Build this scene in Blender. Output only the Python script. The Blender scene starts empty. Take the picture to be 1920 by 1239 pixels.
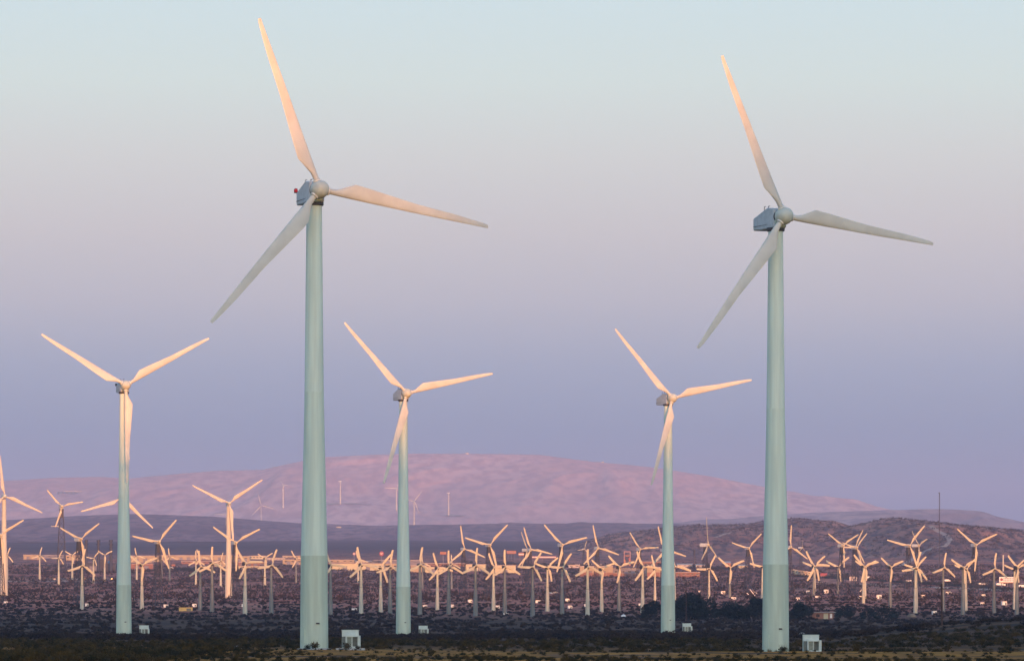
import bpy, math, random
import numpy as np
from mathutils import Matrix, Vector
random.seed(7)
rng = np.random.default_rng(11)
D = bpy.data
SC = bpy.context.scene
COL = SC.collection
R_ = math.radians

# ------------------------------------------------------------------ camera
# the camera stands at the origin, 3.9 m above the ground, looking along +Y
FPX = 8000.0          # focal length in photo pixels (photo 1920 wide)
HOR = 1164.0          # photo row of eye level
cam_d = D.cameras.new('camera')
cam = D.objects.new('camera', cam_d); COL.objects.link(cam)
cam.location = (0, 0, 0); cam.rotation_euler = (R_(90), 0, 0)
cam_d.sensor_width = 36; cam_d.sensor_fit = 'HORIZONTAL'
cam_d.lens = FPX/1920*36
cam_d.shift_y = (HOR-619.5)/1920
cam_d.clip_start = 1.0; cam_d.clip_end = 90000
SC.camera = cam

# ------------------------------------------------------------------ light
SUN_EL, SUN_AZ = R_(2.0), R_(10.0)      # azimuth to the right of straight behind the camera
sdir = Vector((math.sin(SUN_AZ)*math.cos(SUN_EL), -math.cos(SUN_AZ)*math.cos(SUN_EL), math.sin(SUN_EL)))
sun_d = D.lights.new('sun', 'SUN'); sun = D.objects.new('sun', sun_d); COL.objects.link(sun)
sun_d.energy = 0.66; sun_d.angle = R_(0.53); sun_d.color = (1.0, 0.345, 0.105)
sun.rotation_euler = (-sdir).to_track_quat('-Z', 'Y').to_euler()
sun.location = (0, 0, 300)
SC.view_settings.view_transform = 'Standard'
SC.view_settings.look = 'None'
EXPO = 3.6
NISH = 0.105
SC.view_settings.exposure = EXPO      # dusk: exposed for the shade
SC.view_settings.gamma = 1.0
SC.view_settings.use_curve_mapping = False

def s2l(c):
    return tuple(((v/255)/12.92 if v/255 <= 0.04045 else ((v/255+0.055)/1.055)**2.4) for v in c)

world = D.worlds.new('World'); SC.world = world; world.use_nodes = True
nt = world.node_tree; nt.nodes.clear()
def N(t, **k):
    n = nt.nodes.new(t)
    for a, b in k.items(): setattr(n, a, b)
    return n
def L(a, b): nt.links.new(a, b)
def mth(op, a, b=None, clamp=False):
    n = N('ShaderNodeMath', operation=op, use_clamp=clamp)
    for i, v in enumerate((a, b)):
        if v is None: continue
        if isinstance(v, (int, float)): n.inputs[i].default_value = v
        else: L(v, n.inputs[i])
    return n.outputs[0]
w_out = N('ShaderNodeOutputWorld'); w_bg = N('ShaderNodeBackground')
tc = N('ShaderNodeTexCoord'); sx = N('ShaderNodeSeparateXYZ'); L(tc.outputs['Generated'], sx.inputs[0])
sky = N('ShaderNodeTexSky', sky_type='NISHITA'); sky.sun_disc = False
sky.sun_elevation = SUN_EL; sky.sun_rotation = math.pi - SUN_AZ
sky.altitude = 300; sky.dust_density = 1.6; sky.air_density = 1.0; sky.ozone_density = 2.5
skm = N('ShaderNodeVectorMath', operation='SCALE'); L(sky.outputs[0], skm.inputs[0]); skm.inputs['Scale'].default_value = NISH
# dusk band (earth's shadow and belt of Venus) low in the sky opposite the sun
ramp = N('ShaderNodeValToRGB'); L(mth('MULTIPLY', sx.outputs['Z'], 2.0, True), ramp.inputs[0])
RAMP = [(-1, (96,112,150)), (0.0, (66,116,164)), (1.5, (88,138,176)), (2.55, (116,158,188)), (3.4, (154,178,200)), (4.3, (192,198,206)),
        (5.2, (210,211,211)), (6.2, (219,225,221)), (7.2, (220,237,232)), (8.4, (214,238,241)), (14, (186,216,230)), (30, (150,186,216))]
el = ramp.color_ramp.elements
while len(el) > 1: el.remove(el[-1])
for i, (deg, c) in enumerate(RAMP):
    p = max(0.0, min(1.0, 2*math.sin(R_(deg))))
    e = el[0] if i == 0 else el.new(p)
    e.position = p; e.color = (*[v*2**-EXPO for v in s2l(c)], 1)
ef = mth('MULTIPLY', mth('MULTIPLY', mth('ADD', sx.outputs['Y'], 0.1), 1.1, True), mth('SUBTRACT', 1.35, mth('MULTIPLY', sx.outputs['Z'], 1.6), True), True)
ef2 = mth('MULTIPLY', ef, 1.6, True)
mx = N('ShaderNodeMix', data_type='RGBA'); L(ef2, mx.inputs[0]); L(skm.outputs[0], mx.inputs[6]); L(ramp.outputs[0], mx.inputs[7])
# below the horizon: dim dusk ground tone
lowf = mth('MULTIPLY', mth('MULTIPLY', sx.outputs['Z'], -1.0), 30.0, True)
mg = N('ShaderNodeMix', data_type='RGBA'); L(lowf, mg.inputs[0]); L(mx.outputs[2], mg.inputs[6]); mg.inputs[7].default_value = (0.006, 0.005, 0.006, 1)
L(mg.outputs[2], w_bg.inputs[0]); w_bg.inputs[1].default_value = 1.0
L(w_bg.outputs[0], w_out.inputs[0])

# ------------------------------------------------------------------ materials
def mat(name, col, rough=0.6, var=0.0, scale=1.0, col2=None, lo=0.4, hi=0.6, metal=0.0, spec=0.3, detail=4, bump=0.0, stretch=None):
    m = D.materials.new(name); m.use_nodes = True
    t = m.node_tree; b = t.nodes['Principled BSDF']
    b.inputs['Roughness'].default_value = rough; b.inputs['Metallic'].default_value = metal
    b.inputs['Specular IOR Level'].default_value = spec
    b.inputs['Base Color'].default_value = (*col, 1)
    if var > 0 or col2:
        geo = t.nodes.new('ShaderNodeNewGeometry'); nz = t.nodes.new('ShaderNodeTexNoise')
        src = geo.outputs['Position']
        if stretch:
            mp = t.nodes.new('ShaderNodeMapping'); mp.inputs['Scale'].default_value = stretch
            t.links.new(src, mp.inputs[0]); src = mp.outputs[0]
        t.links.new(src, nz.inputs['Vector'])
        nz.inputs['Scale'].default_value = scale; nz.inputs['Detail'].default_value = detail
        r = t.nodes.new('ShaderNodeValToRGB'); t.links.new(nz.outputs['Fac'], r.inputs[0])
        r.color_ramp.elements[0].position = lo; r.color_ramp.elements[1].position = hi
        c2 = col2 if col2 else tuple(c*(1-var) for c in col)
        r.color_ramp.elements[0].color = (*c2, 1); r.color_ramp.elements[1].color = (*col, 1)
        t.links.new(r.outputs[0], b.inputs['Base Color'])
        if bump:
            bp = t.nodes.new('ShaderNodeBump'); bp.inputs['Distance'].default_value = bump
            t.links.new(nz.outputs['Fac'], bp.inputs['Height']); t.links.new(bp.outputs[0], b.inputs['Normal'])
    return m

M = {}
M['paint'] = mat('tower_paint', (0.60,0.73,0.62), 0.45, 0.14, 1.4, stretch=(1,1,0.05))
M['paint_low'] = mat('tower_paint_lower', (0.47,0.58,0.46), 0.5, 0.14, 1.2, stretch=(1,1,0.08))
M['paint_mid'] = mat('tower_paint_middle', (0.57,0.70,0.585), 0.45, 0.12, 1.3, stretch=(1,1,0.05))
M['blade'] = mat('blade_gelcoat', (0.56,0.57,0.50), 0.4, 0.10, 0.35)
M['nacelle'] = mat('nacelle_fibreglass', (0.44,0.51,0.54), 0.5, 0.12, 1.5)
M['hub'] = mat('hub_fibreglass', (0.50,0.55,0.47), 0.4, 0.08, 1.0)
M['dark'] = mat('dark_metal', (0.05,0.05,0.055), 0.6)
M['steel'] = mat('weathered_steel', (0.042,0.048,0.068), 0.6, 0.2, 2.0)
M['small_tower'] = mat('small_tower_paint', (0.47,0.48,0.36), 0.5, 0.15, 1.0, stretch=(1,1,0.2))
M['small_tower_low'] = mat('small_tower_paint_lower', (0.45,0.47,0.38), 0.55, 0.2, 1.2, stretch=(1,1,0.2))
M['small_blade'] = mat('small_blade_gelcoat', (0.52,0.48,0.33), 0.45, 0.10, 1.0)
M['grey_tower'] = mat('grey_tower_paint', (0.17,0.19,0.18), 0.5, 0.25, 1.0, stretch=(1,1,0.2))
M['far_white'] = mat('far_turbine_paint', (0.52,0.50,0.40), 0.5, 0.05, 0.2)
M['beacon'] = mat('beacon_red_glass', (0.42,0.005,0.02), 0.3)
M['cab3'] = mat('cabinet_infill', (0.30,0.36,0.29), 0.6, 0.15, 3.0)
M['cab'] = mat('cabinet_paint', (0.50,0.59,0.53), 0.5, 0.08, 2.0)
M['cab2'] = mat('cabinet_panel', (0.13,0.16,0.14), 0.6, 0.15, 3.0)
M['concrete'] = mat('concrete', (0.45,0.45,0.42), 0.8, 0.2, 2.0)
M['white'] = mat('white_paint', (0.8,0.78,0.72), 0.5, 0.08, 1.0)
M['wood'] = mat('pole_wood', (0.07,0.04,0.03), 0.8, 0.3, 2.0)
M['bark'] = mat('bark', (0.06,0.045,0.035), 0.9, 0.3, 3.0)
M['leaf'] = mat('tamarisk_leaf', (0.020,0.030,0.026), 0.8, 0.5, 0.6, spec=0.1)
M['leaf_far'] = mat('far_tree_leaf', (0.028,0.042,0.045), 0.8, 0.4, 0.2, spec=0.1)
M['shrub'] = mat('creosote_leaf', (0.075,0.050,0.014), 0.85, col2=(0.018,0.020,0.009), scale=0.35, lo=0.42, hi=0.62, spec=0.1)
M['shrub_mid'] = mat('scrub_leaf', (0.040,0.028,0.018), 0.9, col2=(0.016,0.015,0.016), scale=0.12, spec=0.1)
M['cream'] = mat('cream_wall', (0.50,0.47,0.31), 0.7, 0.08, 0.05)
M['peach'] = mat('peach_wall', (0.38,0.31,0.20), 0.7, 0.2, 0.08)
M['brick'] = mat('red_brown_wall', (0.26,0.13,0.09), 0.8, 0.2, 0.1)
M['greywall'] = mat('grey_wall', (0.20,0.20,0.24), 0.7, 0.2, 0.1)
M['roof'] = mat('pale_roof', (0.42,0.38,0.35), 0.6, 0.1, 0.1)
M['glass'] = mat('dark_window_glass', (0.02,0.03,0.05), 0.15)
M['red'] = mat('sign_red', (0.22,0.03,0.07), 0.5)
M['orange'] = mat('sign_orange', (0.30,0.13,0.08), 0.5)
M['pink'] = mat('sign_pink', (0.28,0.16,0.18), 0.5)
M['blue'] = mat('blue_metal', (0.03,0.10,0.22), 0.5)
M['yellow'] = mat('yellow_tarpaulin', (0.55,0.42,0.14), 0.7, 0.15, 1.0)
M['stone'] = mat('pale_boulder', (0.35,0.33,0.30), 0.9, 0.3, 3.0)
M['car1'] = mat('car_paint_dark_blue', (0.03,0.05,0.10), 0.3)
M['car2'] = mat('car_paint_silver', (0.45,0.46,0.5), 0.3)
M['tyre'] = mat('tyre_rubber', (0.02,0.02,0.02), 0.8)
M['track'] = mat('dirt_track', (0.42,0.32,0.26), 0.9, 0.3, 0.05)
M['path'] = mat('sandy_path', (0.26,0.20,0.14), 0.9, 0.45, 0.4, lo=0.35, hi=0.6)

# ------------------------------------------------------------------ object helpers
def tag(o, label=None, cat=None, group=None, kind=None):
    if label: o['label'] = label
    if cat: o['category'] = cat
    if group: o['group'] = group
    if kind: o['kind'] = kind
    return o
def empty(name, loc, rz=0, s=1.0):
    o = D.objects.new(name, None); COL.objects.link(o)
    o.empty_display_size = 0.5
    o.location = loc; o.rotation_euler = (0, 0, rz); o.scale = (s, s, s)
    return o
def link(name, me, parent=None, m=None):
    o = D.objects.new(name, me); COL.objects.link(o)
    if parent: o.parent = parent
    return o
def npmesh(name, v, f, m, smooth=False):
    """v (n,3), f (m,3) or (m,4) numpy"""
    me = D.meshes.new(name)
    v = np.asarray(v, dtype=np.float32); f = np.asarray(f, dtype=np.int32)
    k = f.shape[1]
    me.vertices.add(len(v)); me.vertices.foreach_set('co', v.ravel())
    me.loops.add(f.size); me.loops.foreach_set('vertex_index', f.ravel())
    me.polygons.add(len(f)); me.polygons.foreach_set('loop_start', np.arange(0, f.size, k, dtype=np.int32))
    if smooth: me.polygons.foreach_set('use_smooth', np.ones(len(f), dtype=bool))
    me.update(calc_edges=True); me.validate()
    if m: me.materials.append(m)
    return me
class MB:
    """collects simple solids, builds ONE mesh"""
    def __init__(s): s.v = []; s.f = []
    def add(s, vs, fs):
        b = len(s.v); s.v += [tuple(p) for p in vs]; s.f += [tuple(i+b for i in q) for q in fs]; return s
    def box(s, x0, x1, y0, y1, z0, z1):
        return s.add([(x0,y0,z0),(x1,y0,z0),(x1,y1,z0),(x0,y1,z0),(x0,y0,z1),(x1,y0,z1),(x1,y1,z1),(x0,y1,z1)],
                     [(0,3,2,1),(4,5,6,7),(0,1,5,4),(1,2,6,5),(2,3,7,6),(3,0,4,7)])
    def bar(s, a, b, w):
        a = Vector(a); b = Vector(b); d = (b-a).normalized()
        u = d.cross(Vector((0,0,1)) if abs(d.z) < 0.9 else Vector((1,0,0))).normalized(); q = d.cross(u)
        vs = [p + w*0.5*(i*u + j*q) for p in (a, b) for i, j in ((-1,-1),(1,-1),(1,1),(-1,1))]
        return s.add(vs, [(0,3,2,1),(4,5,6,7),(0,1,5,4),(1,2,6,5),(2,3,7,6),(3,0,4,7)])
    def lathe(s, prof, n=24, axis='z', c=(0,0,0), capb=True, capt=True):
        vs = []; fs = []
        for r, z in prof:
            for k in range(n):
                a = 2*math.pi*k/n; p = (r*math.cos(a), r*math.sin(a), z)
                if axis == 'y': p = (p[0], z, p[1])
                if axis == 'x': p = (z, p[0], p[1])
                vs.append((p[0]+c[0], p[1]+c[1], p[2]+c[2]))
        for i in range(len(prof)-1):
            for k in range(n):
                a, b = i*n+k, i*n+(k+1) % n
                fs.append((a, b, b+n, a+n))
        if capb: fs.append(tuple(range(n-1, -1, -1)))
        if capt: fs.append(tuple(range((len(prof)-1)*n, len(prof)*n)))
        return s.add(vs, fs)
    def mesh(s, name, m, smooth=False, bevel=0):
        me = D.meshes.new(name); me.from_pydata(s.v, [], s.f); me.update()
        import bmesh
        bm = bmesh.new(); bm.from_mesh(me)
        bmesh.ops.recalc_face_normals(bm, faces=bm.faces)
        if bevel: bmesh.ops.bevel(bm, geom=list(bm.edges), offset=bevel, segments=2, affect='EDGES', clamp_overlap=True)
        for f in bm.faces: f.smooth = smooth
        if smooth:
            for e in bm.edges:
                if len(e.link_faces) == 2 and e.calc_face_angle(0) > 0.7: e.smooth = False
        bm.to_mesh(me); bm.free()
        if m: me.materials.append(m)
        return me
    def build(s, name, m, parent=None, **k):
        return link(name, s.mesh(name, m, **k), parent)

# ------------------------------------------------------------------ terrain
def vnoise(x, y, seed=0):
    xi = np.floor(x).astype(np.int64); yi = np.floor(y).astype(np.int64)
    fx = x-xi; fy = y-yi; fx = fx*fx*(3-2*fx); fy = fy*fy*(3-2*fy)
    def h(a, b):
        n = (a*374761393 + b*668265263 + seed*974634777) & 0x7fffffff
        n = ((n ^ (n >> 13))*1274126177) & 0x7fffffff
        n = n ^ (n >> 16)
        return (n & 0xffff)/65535.0
    return (h(xi,yi)*(1-fx)+h(xi+1,yi)*fx)*(1-fy) + (h(xi,yi+1)*(1-fx)+h(xi+1,yi+1)*fx)*fy
def fbm(x, y, o=4, seed=0):
    t = 0; a = 0.5
    for i in range(o):
        t = t + a*(vnoise(x*2**i, y*2**i, seed+i)-0.5); a *= 0.5
    return t
def ridged(x, y, o=4, seed=0):
    t = 0; a = 0.5
    for i in range(o):
        n = 1-np.abs(2*vnoise(x*2**i+17*i, y*2**i, seed+i)-1); t = t + a*n*n; a *= 0.5
    return t
def sst(t): t = np.clip(t, 0, 1); return t*t*(3-2*t)

PY = np.array([-9000, -1500, 0, 1190, 1500, 1780, 1955, 2090, 2400, 2712, 3000, 3400, 3745, 4200, 4500, 5200, 7000, 9000, 12000, 16500, 24000, 32000.])
PZ = np.array([-3.9, -3.9, -3.9, -3.75, -1.4, 1.4, 3.6, 5.8, 11.0, 15.0, 20.6, 29, 36, 47, 55, 74, 112, 163, 222, 300, 330, 340.])
BIG = [(-28.0,606.0,3.86),(39.5,636.0,4.85),(-101.0,1106.0,3.87),(-29.5,1140.0,4.13),(43.0,1182.0,3.4)]
gy = np.linspace(-9000, 32000, 8201); gz = np.interp(gy, PY, PZ)
ker = np.hanning(61); ker /= ker.sum(); gz = np.convolve(np.pad(gz, 30, mode='edge'), ker, mode='valid')
def ground(x, y):
    x = np.asarray(x, float); y = np.asarray(y, float)
    z = np.interp(y, gy, gz)
    a = 0.5*fbm(x/30, y/45, 3, 3) + 0.35*fbm(x/9, y/14, 2, 5)
    a = a*(1+sst((y-1500)/2500)*3) + sst((y-1500)/3000)*3.5*fbm(x/260, y/340, 3, 9) + sst((y-7500)/6000)*35*fbm(x/1400, y/1100, 4, 12)
    damp = np.ones_like(z)
    for bx, by, bz in BIG:
        g = np.exp(-((x-bx)**2+(y-by)**2)/(2*22.0**2)); damp = damp*(1-g)
        g2 = np.exp(-((x-bx)**2/(2*38.0**2)+(y-by)**2/(2*45.0**2)))
        z = z*(1-g2) + (-bz)*g2
    z = z + a*damp
    z = z + 3.9*sst((x-52)/52)*np.exp(-((y-860)/115)**2)*(1-0.0*x)
    return z

def crest_fn(pts, dc):
    px = np.array([p[0] for p in pts], float); rw = np.array([p[1] for p in pts], float)
    xs = (px-960)/FPX*dc; zs = (HOR-rw)/FPX*dc
    return xs, zs
class Hill:
    def __init__(s, pts, dc, y0, y1, zb, amp, sc, seed, pw=1.0, meander=0.0, rough=0.0, fine=0.7, ys=2.2):
        s.fine = fine; s.ys = ys
        s.xs, s.zs = crest_fn(pts, dc); s.dc = dc; s.y0 = y0; s.y1 = y1; s.zb = zb; s.amp = amp; s.sc = sc; s.seed = seed; s.pw = pw; s.me = meander; s.rough = rough
    def __call__(s, x, y):
        x = np.asarray(x, float); y = np.asarray(y, float)
        zc = np.interp(x, s.xs, s.zs)
        zc = zc + s.rough*fbm(x/(s.sc*0.5), x*0+3.3, 4, s.seed+40)
        dc = s.dc + s.me*fbm(x/(s.sc*2.5), x*0+7.7, 2, s.seed+20)*2
        wx = x + s.sc*1.1*fbm(x/s.sc, y/(s.sc*max(1.0, s.ys*0.5)), 3, s.seed+60)
        t = np.where(y < dc, (y-s.y0)/(dc-s.y0), (s.y1-y)/(s.y1-dc))
        t = np.clip(t, -0.3, 1)
        tt = np.sign(t)*np.abs(t)**s.pw
        tt = np.where(t > 0, sst(t)*0.45+tt*0.55, tt)
        g = ridged(wx/s.sc, y/(s.sc*s.ys), 5, s.seed)-0.55
        g2 = fbm(wx/(s.sc*0.22), y/(s.sc*0.22*(1+s.ys*0.45)), 4, s.seed+5)
        w = np.clip(t, 0, 1); w = 4*w*(1-w)*0.85+0.02*np.clip(t, 0, 1)
        return s.zb + (zc-s.zb)*tt + s.amp*w*(g+s.fine*g2)

hill_main = Hill([(-900,930),(-300,910),(0,900),(100,894),(180,892),(240,895),(325,887),(400,881),(490,880),(550,867),(600,857),(700,852),(800,850),(880,849),(960,850),(1010,851),
                  (1110,864),(1240,877),(1310,889),(1435,914),(1510,930),(1610,948),(1700,972),(1900,1020),(2500,1060)], 21500, 15500, 27000, 290, 150, 1250, 33, 0.9, 400, 10, fine=0.40, ys=6)
hill_foot = Hill([(-900,985),(0,976),(100,970),(180,966),(250,964),(300,965),(400,968),(480,974),(560,980),(700,985),(900,983),(1100,981),(1240,982),(1400,985),(2400,1000)],
                 14500, 10200, 16800, 190, 45, 600, 52, 1.1, 200, 5, ys=5)
hill_lav = Hill([(900,1030),(1100,1002),(1240,983),(1310,976),(1435,968),(1510,961),(1610,957),(1700,956),(1760,956),(1810,958),(1860,969),(1920,984),(2200,1010),(2600,1040)],
                 16500, 12500, 19500, 230, 90, 900, 77, 1.0, 250, 7, ys=5)
hill_a = Hill([(1000,1060),(1060,1030),(1100,1014),(1150,1001),(1220,992),(1300,985),(1400,982),(1440,976),(1490,971),(1540,978),(1600,992),(1700,1020),(1800,1050),(1900,1080)],
                 7400, 5700, 8600, 82, 34, 300, 91, 1.0, 100, 3)
hill_b = Hill([(1250,1090),(1400,1040),(1500,1008),(1575,992),(1620,980),(1672,970),(1700,974),(1760,990),(1900,1020),(2200,1080)],
                 6800, 5300, 8000, 72, 28, 260, 113, 1.0, 90, 2.5)
hill_c = Hill([(1450,1090),(1560,1040),(1620,1003),(1660,988),(1695,979),(1735,976),(1800,984),(1850,989),(1920,1000),(2050,1012),(2300,1050)],
                 6300, 4900, 7400, 62, 26, 240, 131, 1.0, 80, 2)
# the ridge to the west, behind the camera: its shadow lies over the near ground
RIDGE_Y = -1500.0
CX = np.array([-9000,-3000,-900,-200, 30, 60, 80, 89, 94, 99, 105, 125, 150, 168, 185, 205, 225, 251, 280, 320, 600, 1200, 3000, 9000.])
CH = np.array([ 120,  96,   90,  87,  87, 89, 89, 84, 74, 84, 90,  94,  95,  93,  89,  83,  88,  95,  88,  83,  81,  86,  105, 130.])  # unseen ridge: crest heights shaped to set the shadow edge on each tower
def ridge_west(x, y):
    x = np.asarray(x, float); y = np.asarray(y, float)
    c = x + math.tan(SUN_AZ)*RIDGE_Y          # shift along the sun's direction
    zc = np.interp(c, CX, CH) - math.tan(SUN_EL)/math.cos(SUN_AZ)*RIDGE_Y
    t = 1-np.abs(y-RIDGE_Y)/750
    return -10 + (zc+10)*np.where(t > 0, t**1.15, t) + 14*np.clip(4*t*(1-t), 0, 1)*fbm(x/150, y/110, 4, 201)
HILLS = [hill_main, hill_foot, hill_lav, hill_a, hill_b, hill_c]
def Hgt(x, y):
    z = ground(x, y)
    for h in HILLS:
        z = np.where((np.asarray(y) > h.y0) & (np.asarray(y) < h.y1), np.maximum(z, h(x, y)), z)
    return z
def hit(px, row, ymin=380, ymax=25000):
    k = (px-960)/FPX; m = (HOR-row)/FPX
    y = np.concatenate([np.arange(ymin, 3000, 1.5), np.arange(3000, ymax, 12.0)]); y = y[y >= ymin]
    d = Hgt(k*y, y) - m*y
    i = np.argmax(d >= 0)
    if not (d >= 0).any(): i = len(y)-1
    if i > 0:
        a, b = d[i-1], d[i]; t = -a/(b-a) if b != a else 0; yy = y[i-1]+(y[i]-y[i-1])*np.clip(t, 0, 1)
    else: yy = y[0]
    return float(k*yy), float(yy), float(Hgt(k*yy, yy))

def grid_mesh(name, fn, xw, ys, nx, m, drop=None):
    """rows at ys; each row spans x in xw(y)"""
    V = []
    ys = np.asarray(ys, float)
    t = np.linspace(-1, 1, nx)
    lo, hi = xw(ys)
    X = lo[:, None] + (hi-lo)[:, None]*(t[None, :]*0.5+0.5)
    Y = np.repeat(ys[:, None], nx, 1)
    Z = fn(X, Y)
    v = np.stack([X, Y, Z], -1).reshape(-1, 3)
    ny = len(ys); i = np.arange((ny-1)*nx).reshape(ny-1, nx)[:, :-1].ravel()
    f = np.stack([i, i+1, i+nx+1, i+nx], -1)
    return npmesh(name, v, f, m, smooth=True)

# ground material: soil, scrub speckle, ochre grass near, darker bluish tone on the far flat
def ground_mat():
    m = D.materials.new('desert_ground'); m.use_nodes = True; t = m.node_tree; b = t.nodes['Principled BSDF']
    b.inputs['Roughness'].default_value = 0.95; b.inputs['Specular IOR Level'].default_value = 0.1
    geo = t.nodes.new('ShaderNodeNewGeometry'); sp = t.nodes.new('ShaderNodeSeparateXYZ'); t.links.new(geo.outputs['Position'], sp.inputs[0])
    def noise(sc, det=4, dist=0.0, stretch=None):
        n = t.nodes.new('ShaderNodeTexNoise'); n.inputs['Scale'].default_value = sc; n.inputs['Detail'].default_value = det
        src = geo.outputs['Position']
        if stretch:
            mp = t.nodes.new('ShaderNodeMapping'); mp.inputs['Scale'].default_value = stretch; t.links.new(src, mp.inputs[0]); src = mp.outputs[0]
        t.links.new(src, n.inputs['Vector']); return n.outputs['Fac']
    def rng_(src, a, b_, c=0.0, d=1.0):
        r = t.nodes.new('ShaderNodeMapRange'); r.inputs[1].default_value = a; r.inputs[2].default_value = b_; r.inputs[3].default_value = c; r.inputs[4].default_value = d
        t.links.new(src, r.inputs[0]); return r.outputs[0]
    def mix(f, a, c):
        n = t.nodes.new('ShaderNodeMix'); n.data_type = 'RGBA'
        for i, v in ((0, f), (6, a), (7, c)):
            if isinstance(v, tuple): n.inputs[i].default_value = (*v, 1)
            else: t.links.new(v, n.inputs[i])
        return n.outputs[2]
    def mul(a, c):
        n = t.nodes.new('ShaderNodeMath'); n.operation = 'MULTIPLY'
        for i, v in enumerate((a, c)):
            if isinstance(v, float): n.inputs[i].default_value = v
            else: t.links.new(v, n.inputs[i])
        return n.outputs[0]
    Y = sp.outputs['Y']
    soil = mix(rng_(noise(0.05), 0.4, 0.6), (0.024,0.012,0.007), (0.10,0.045,0.020))
    grass = mix(rng_(noise(0.25), 0.4, 0.6), (0.13,0.050,0.007), (0.46,0.19,0.015))
    gm = mul(rng_(Y, 700, 590), rng_(noise(0.035, 3, stretch=(0.6,1.5,1)), 0.36, 0.46))
    c = mix(gm, soil, grass)
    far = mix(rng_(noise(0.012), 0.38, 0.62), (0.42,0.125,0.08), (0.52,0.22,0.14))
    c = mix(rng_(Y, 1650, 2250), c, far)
    # speckle of scrub
    spk = mul(rng_(noise(0.16, 5), 0.50, 0.56), rng_(Y, 1000, 1900, 0.2, 0.75))
    c = mix(spk, c, (0.026,0.015,0.022))
    spk2 = mul(rng_(noise(0.03, 6), 0.5, 0.58), rng_(Y, 2600, 4500, 0.0, 0.75))
    c = mix(spk2, c, (0.055,0.035,0.05))
    pale = mul(rng_(noise(0.06, 5, stretch=(0.5,1.3,1)), 0.625, 0.67), rng_(Y, 1500, 2300, 0.2, 0.6))
    c = mix(pale, c, (0.44,0.25,0.165))
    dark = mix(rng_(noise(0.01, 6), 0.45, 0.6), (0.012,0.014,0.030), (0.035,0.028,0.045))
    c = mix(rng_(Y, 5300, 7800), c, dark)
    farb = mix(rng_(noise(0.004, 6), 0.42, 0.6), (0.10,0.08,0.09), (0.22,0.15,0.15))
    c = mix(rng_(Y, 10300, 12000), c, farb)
    t.links.new(c, b.inputs['Base Color'])
    return m
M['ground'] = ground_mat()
def rock_mat(name, c1, c2, c3, s1, s2, st=0.15):
    m = D.materials.new(name); m.use_nodes = True; t = m.node_tree; b = t.nodes['Principled BSDF']
    b.inputs['Roughness'].default_value = 0.95; b.inputs['Specular IOR Level'].default_value = 0.05
    geo = t.nodes.new('ShaderNodeNewGeometry')
    def nz(sc, d=6):
        n = t.nodes.new('ShaderNodeTexNoise'); n.inputs['Scale'].default_value = sc; n.inputs['Detail'].default_value = d
        mp = t.nodes.new('ShaderNodeMapping'); mp.inputs['Scale'].default_value = (1, st, 1); t.links.new(geo.outputs['Position'], mp.inputs[0]); t.links.new(mp.outputs[0], n.inputs['Vector'])
        r = t.nodes.new('ShaderNodeMapRange'); r.inputs[1].default_value = 0.42; r.inputs[2].default_value = 0.6; t.links.new(n.outputs['Fac'], r.inputs[0]); return r.outputs[0]
    def mix(f, a, c):
        n = t.nodes.new('ShaderNodeMix'); n.data_type = 'RGBA'; t.links.new(f, n.inputs[0])
        for i, v in ((6, a), (7, c)):
            if isinstance(v, tuple): n.inputs[i].default_value = (*v, 1)
            else: t.links.new(v, n.inputs[i])
        return n.outputs[2]
    c = mix(nz(s1), c1, c2); c = mix(nz(s2), c, c3)
    t.links.new(c, b.inputs['Base Color'])
    return m
M['rock_main'] = rock_mat('mountain_rock', (0.66,0.38,0.33), (0.74,0.46,0.39), (0.52,0.31,0.285), 0.0012, 0.02)
M['rock_foot'] = rock_mat('foothill_scrub', (0.15,0.085,0.10), (0.25,0.14,0.14), (0.065,0.045,0.065), 0.003, 0.03)
M['rock_lav'] = rock_mat('far_ridge_rock', (0.32,0.22,0.21), (0.46,0.31,0.27), (0.22,0.16,0.17), 0.002, 0.02)
M['rock_hill'] = rock_mat('hill_scrub', (0.26,0.13,0.10), (0.38,0.19,0.135), (0.065,0.05,0.058), 0.008, 0.085)

ys = np.concatenate([np.linspace(-8000, 300, 90), np.linspace(330, 900, 260), np.geomspace(903, 2400, 330), np.geomspace(2410, 12500, 420), np.linspace(12600, 31000, 60)])
def gw(y):
    w = 260 + 0.17*np.abs(y); w = np.where(y < 330, 9500, w); return -w, w
# inner detailed strip and the wide surroundings are one sheet
def full_ground():
    t_in = np.linspace(-1, 1, 301)
    outer = np.array([1.15, 1.5, 2.2, 4, 8, 16, 40.])
    w = 60 + 0.135*np.maximum(ys, 300)
    Xin = w[:, None]*t_in[None, :]
    edge = w[:, None]
    Xo = np.minimum(edge*outer[None, :], 9600 - 400*(1/outer[None, :]))
    X = np.concatenate([-Xo[:, ::-1], Xin, Xo], 1)
    X = np.maximum.accumulate(X, 1)
    Y = np.repeat(ys[:, None], X.shape[1], 1)
    Z = ground(X, Y)
    # sink the sheet under the far hills so that it never pokes through them
    nx = X.shape[1]; ny = len(ys)
    v = np.stack([X, Y, Z], -1).reshape(-1, 3)
    i = np.arange((ny-1)*nx).reshape(ny-1, nx)[:, :-1].ravel()
    f = np.stack([i, i+1, i+nx+1, i+nx], -1)
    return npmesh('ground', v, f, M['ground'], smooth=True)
tag(link('ground', full_ground()), kind='structure')
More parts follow.
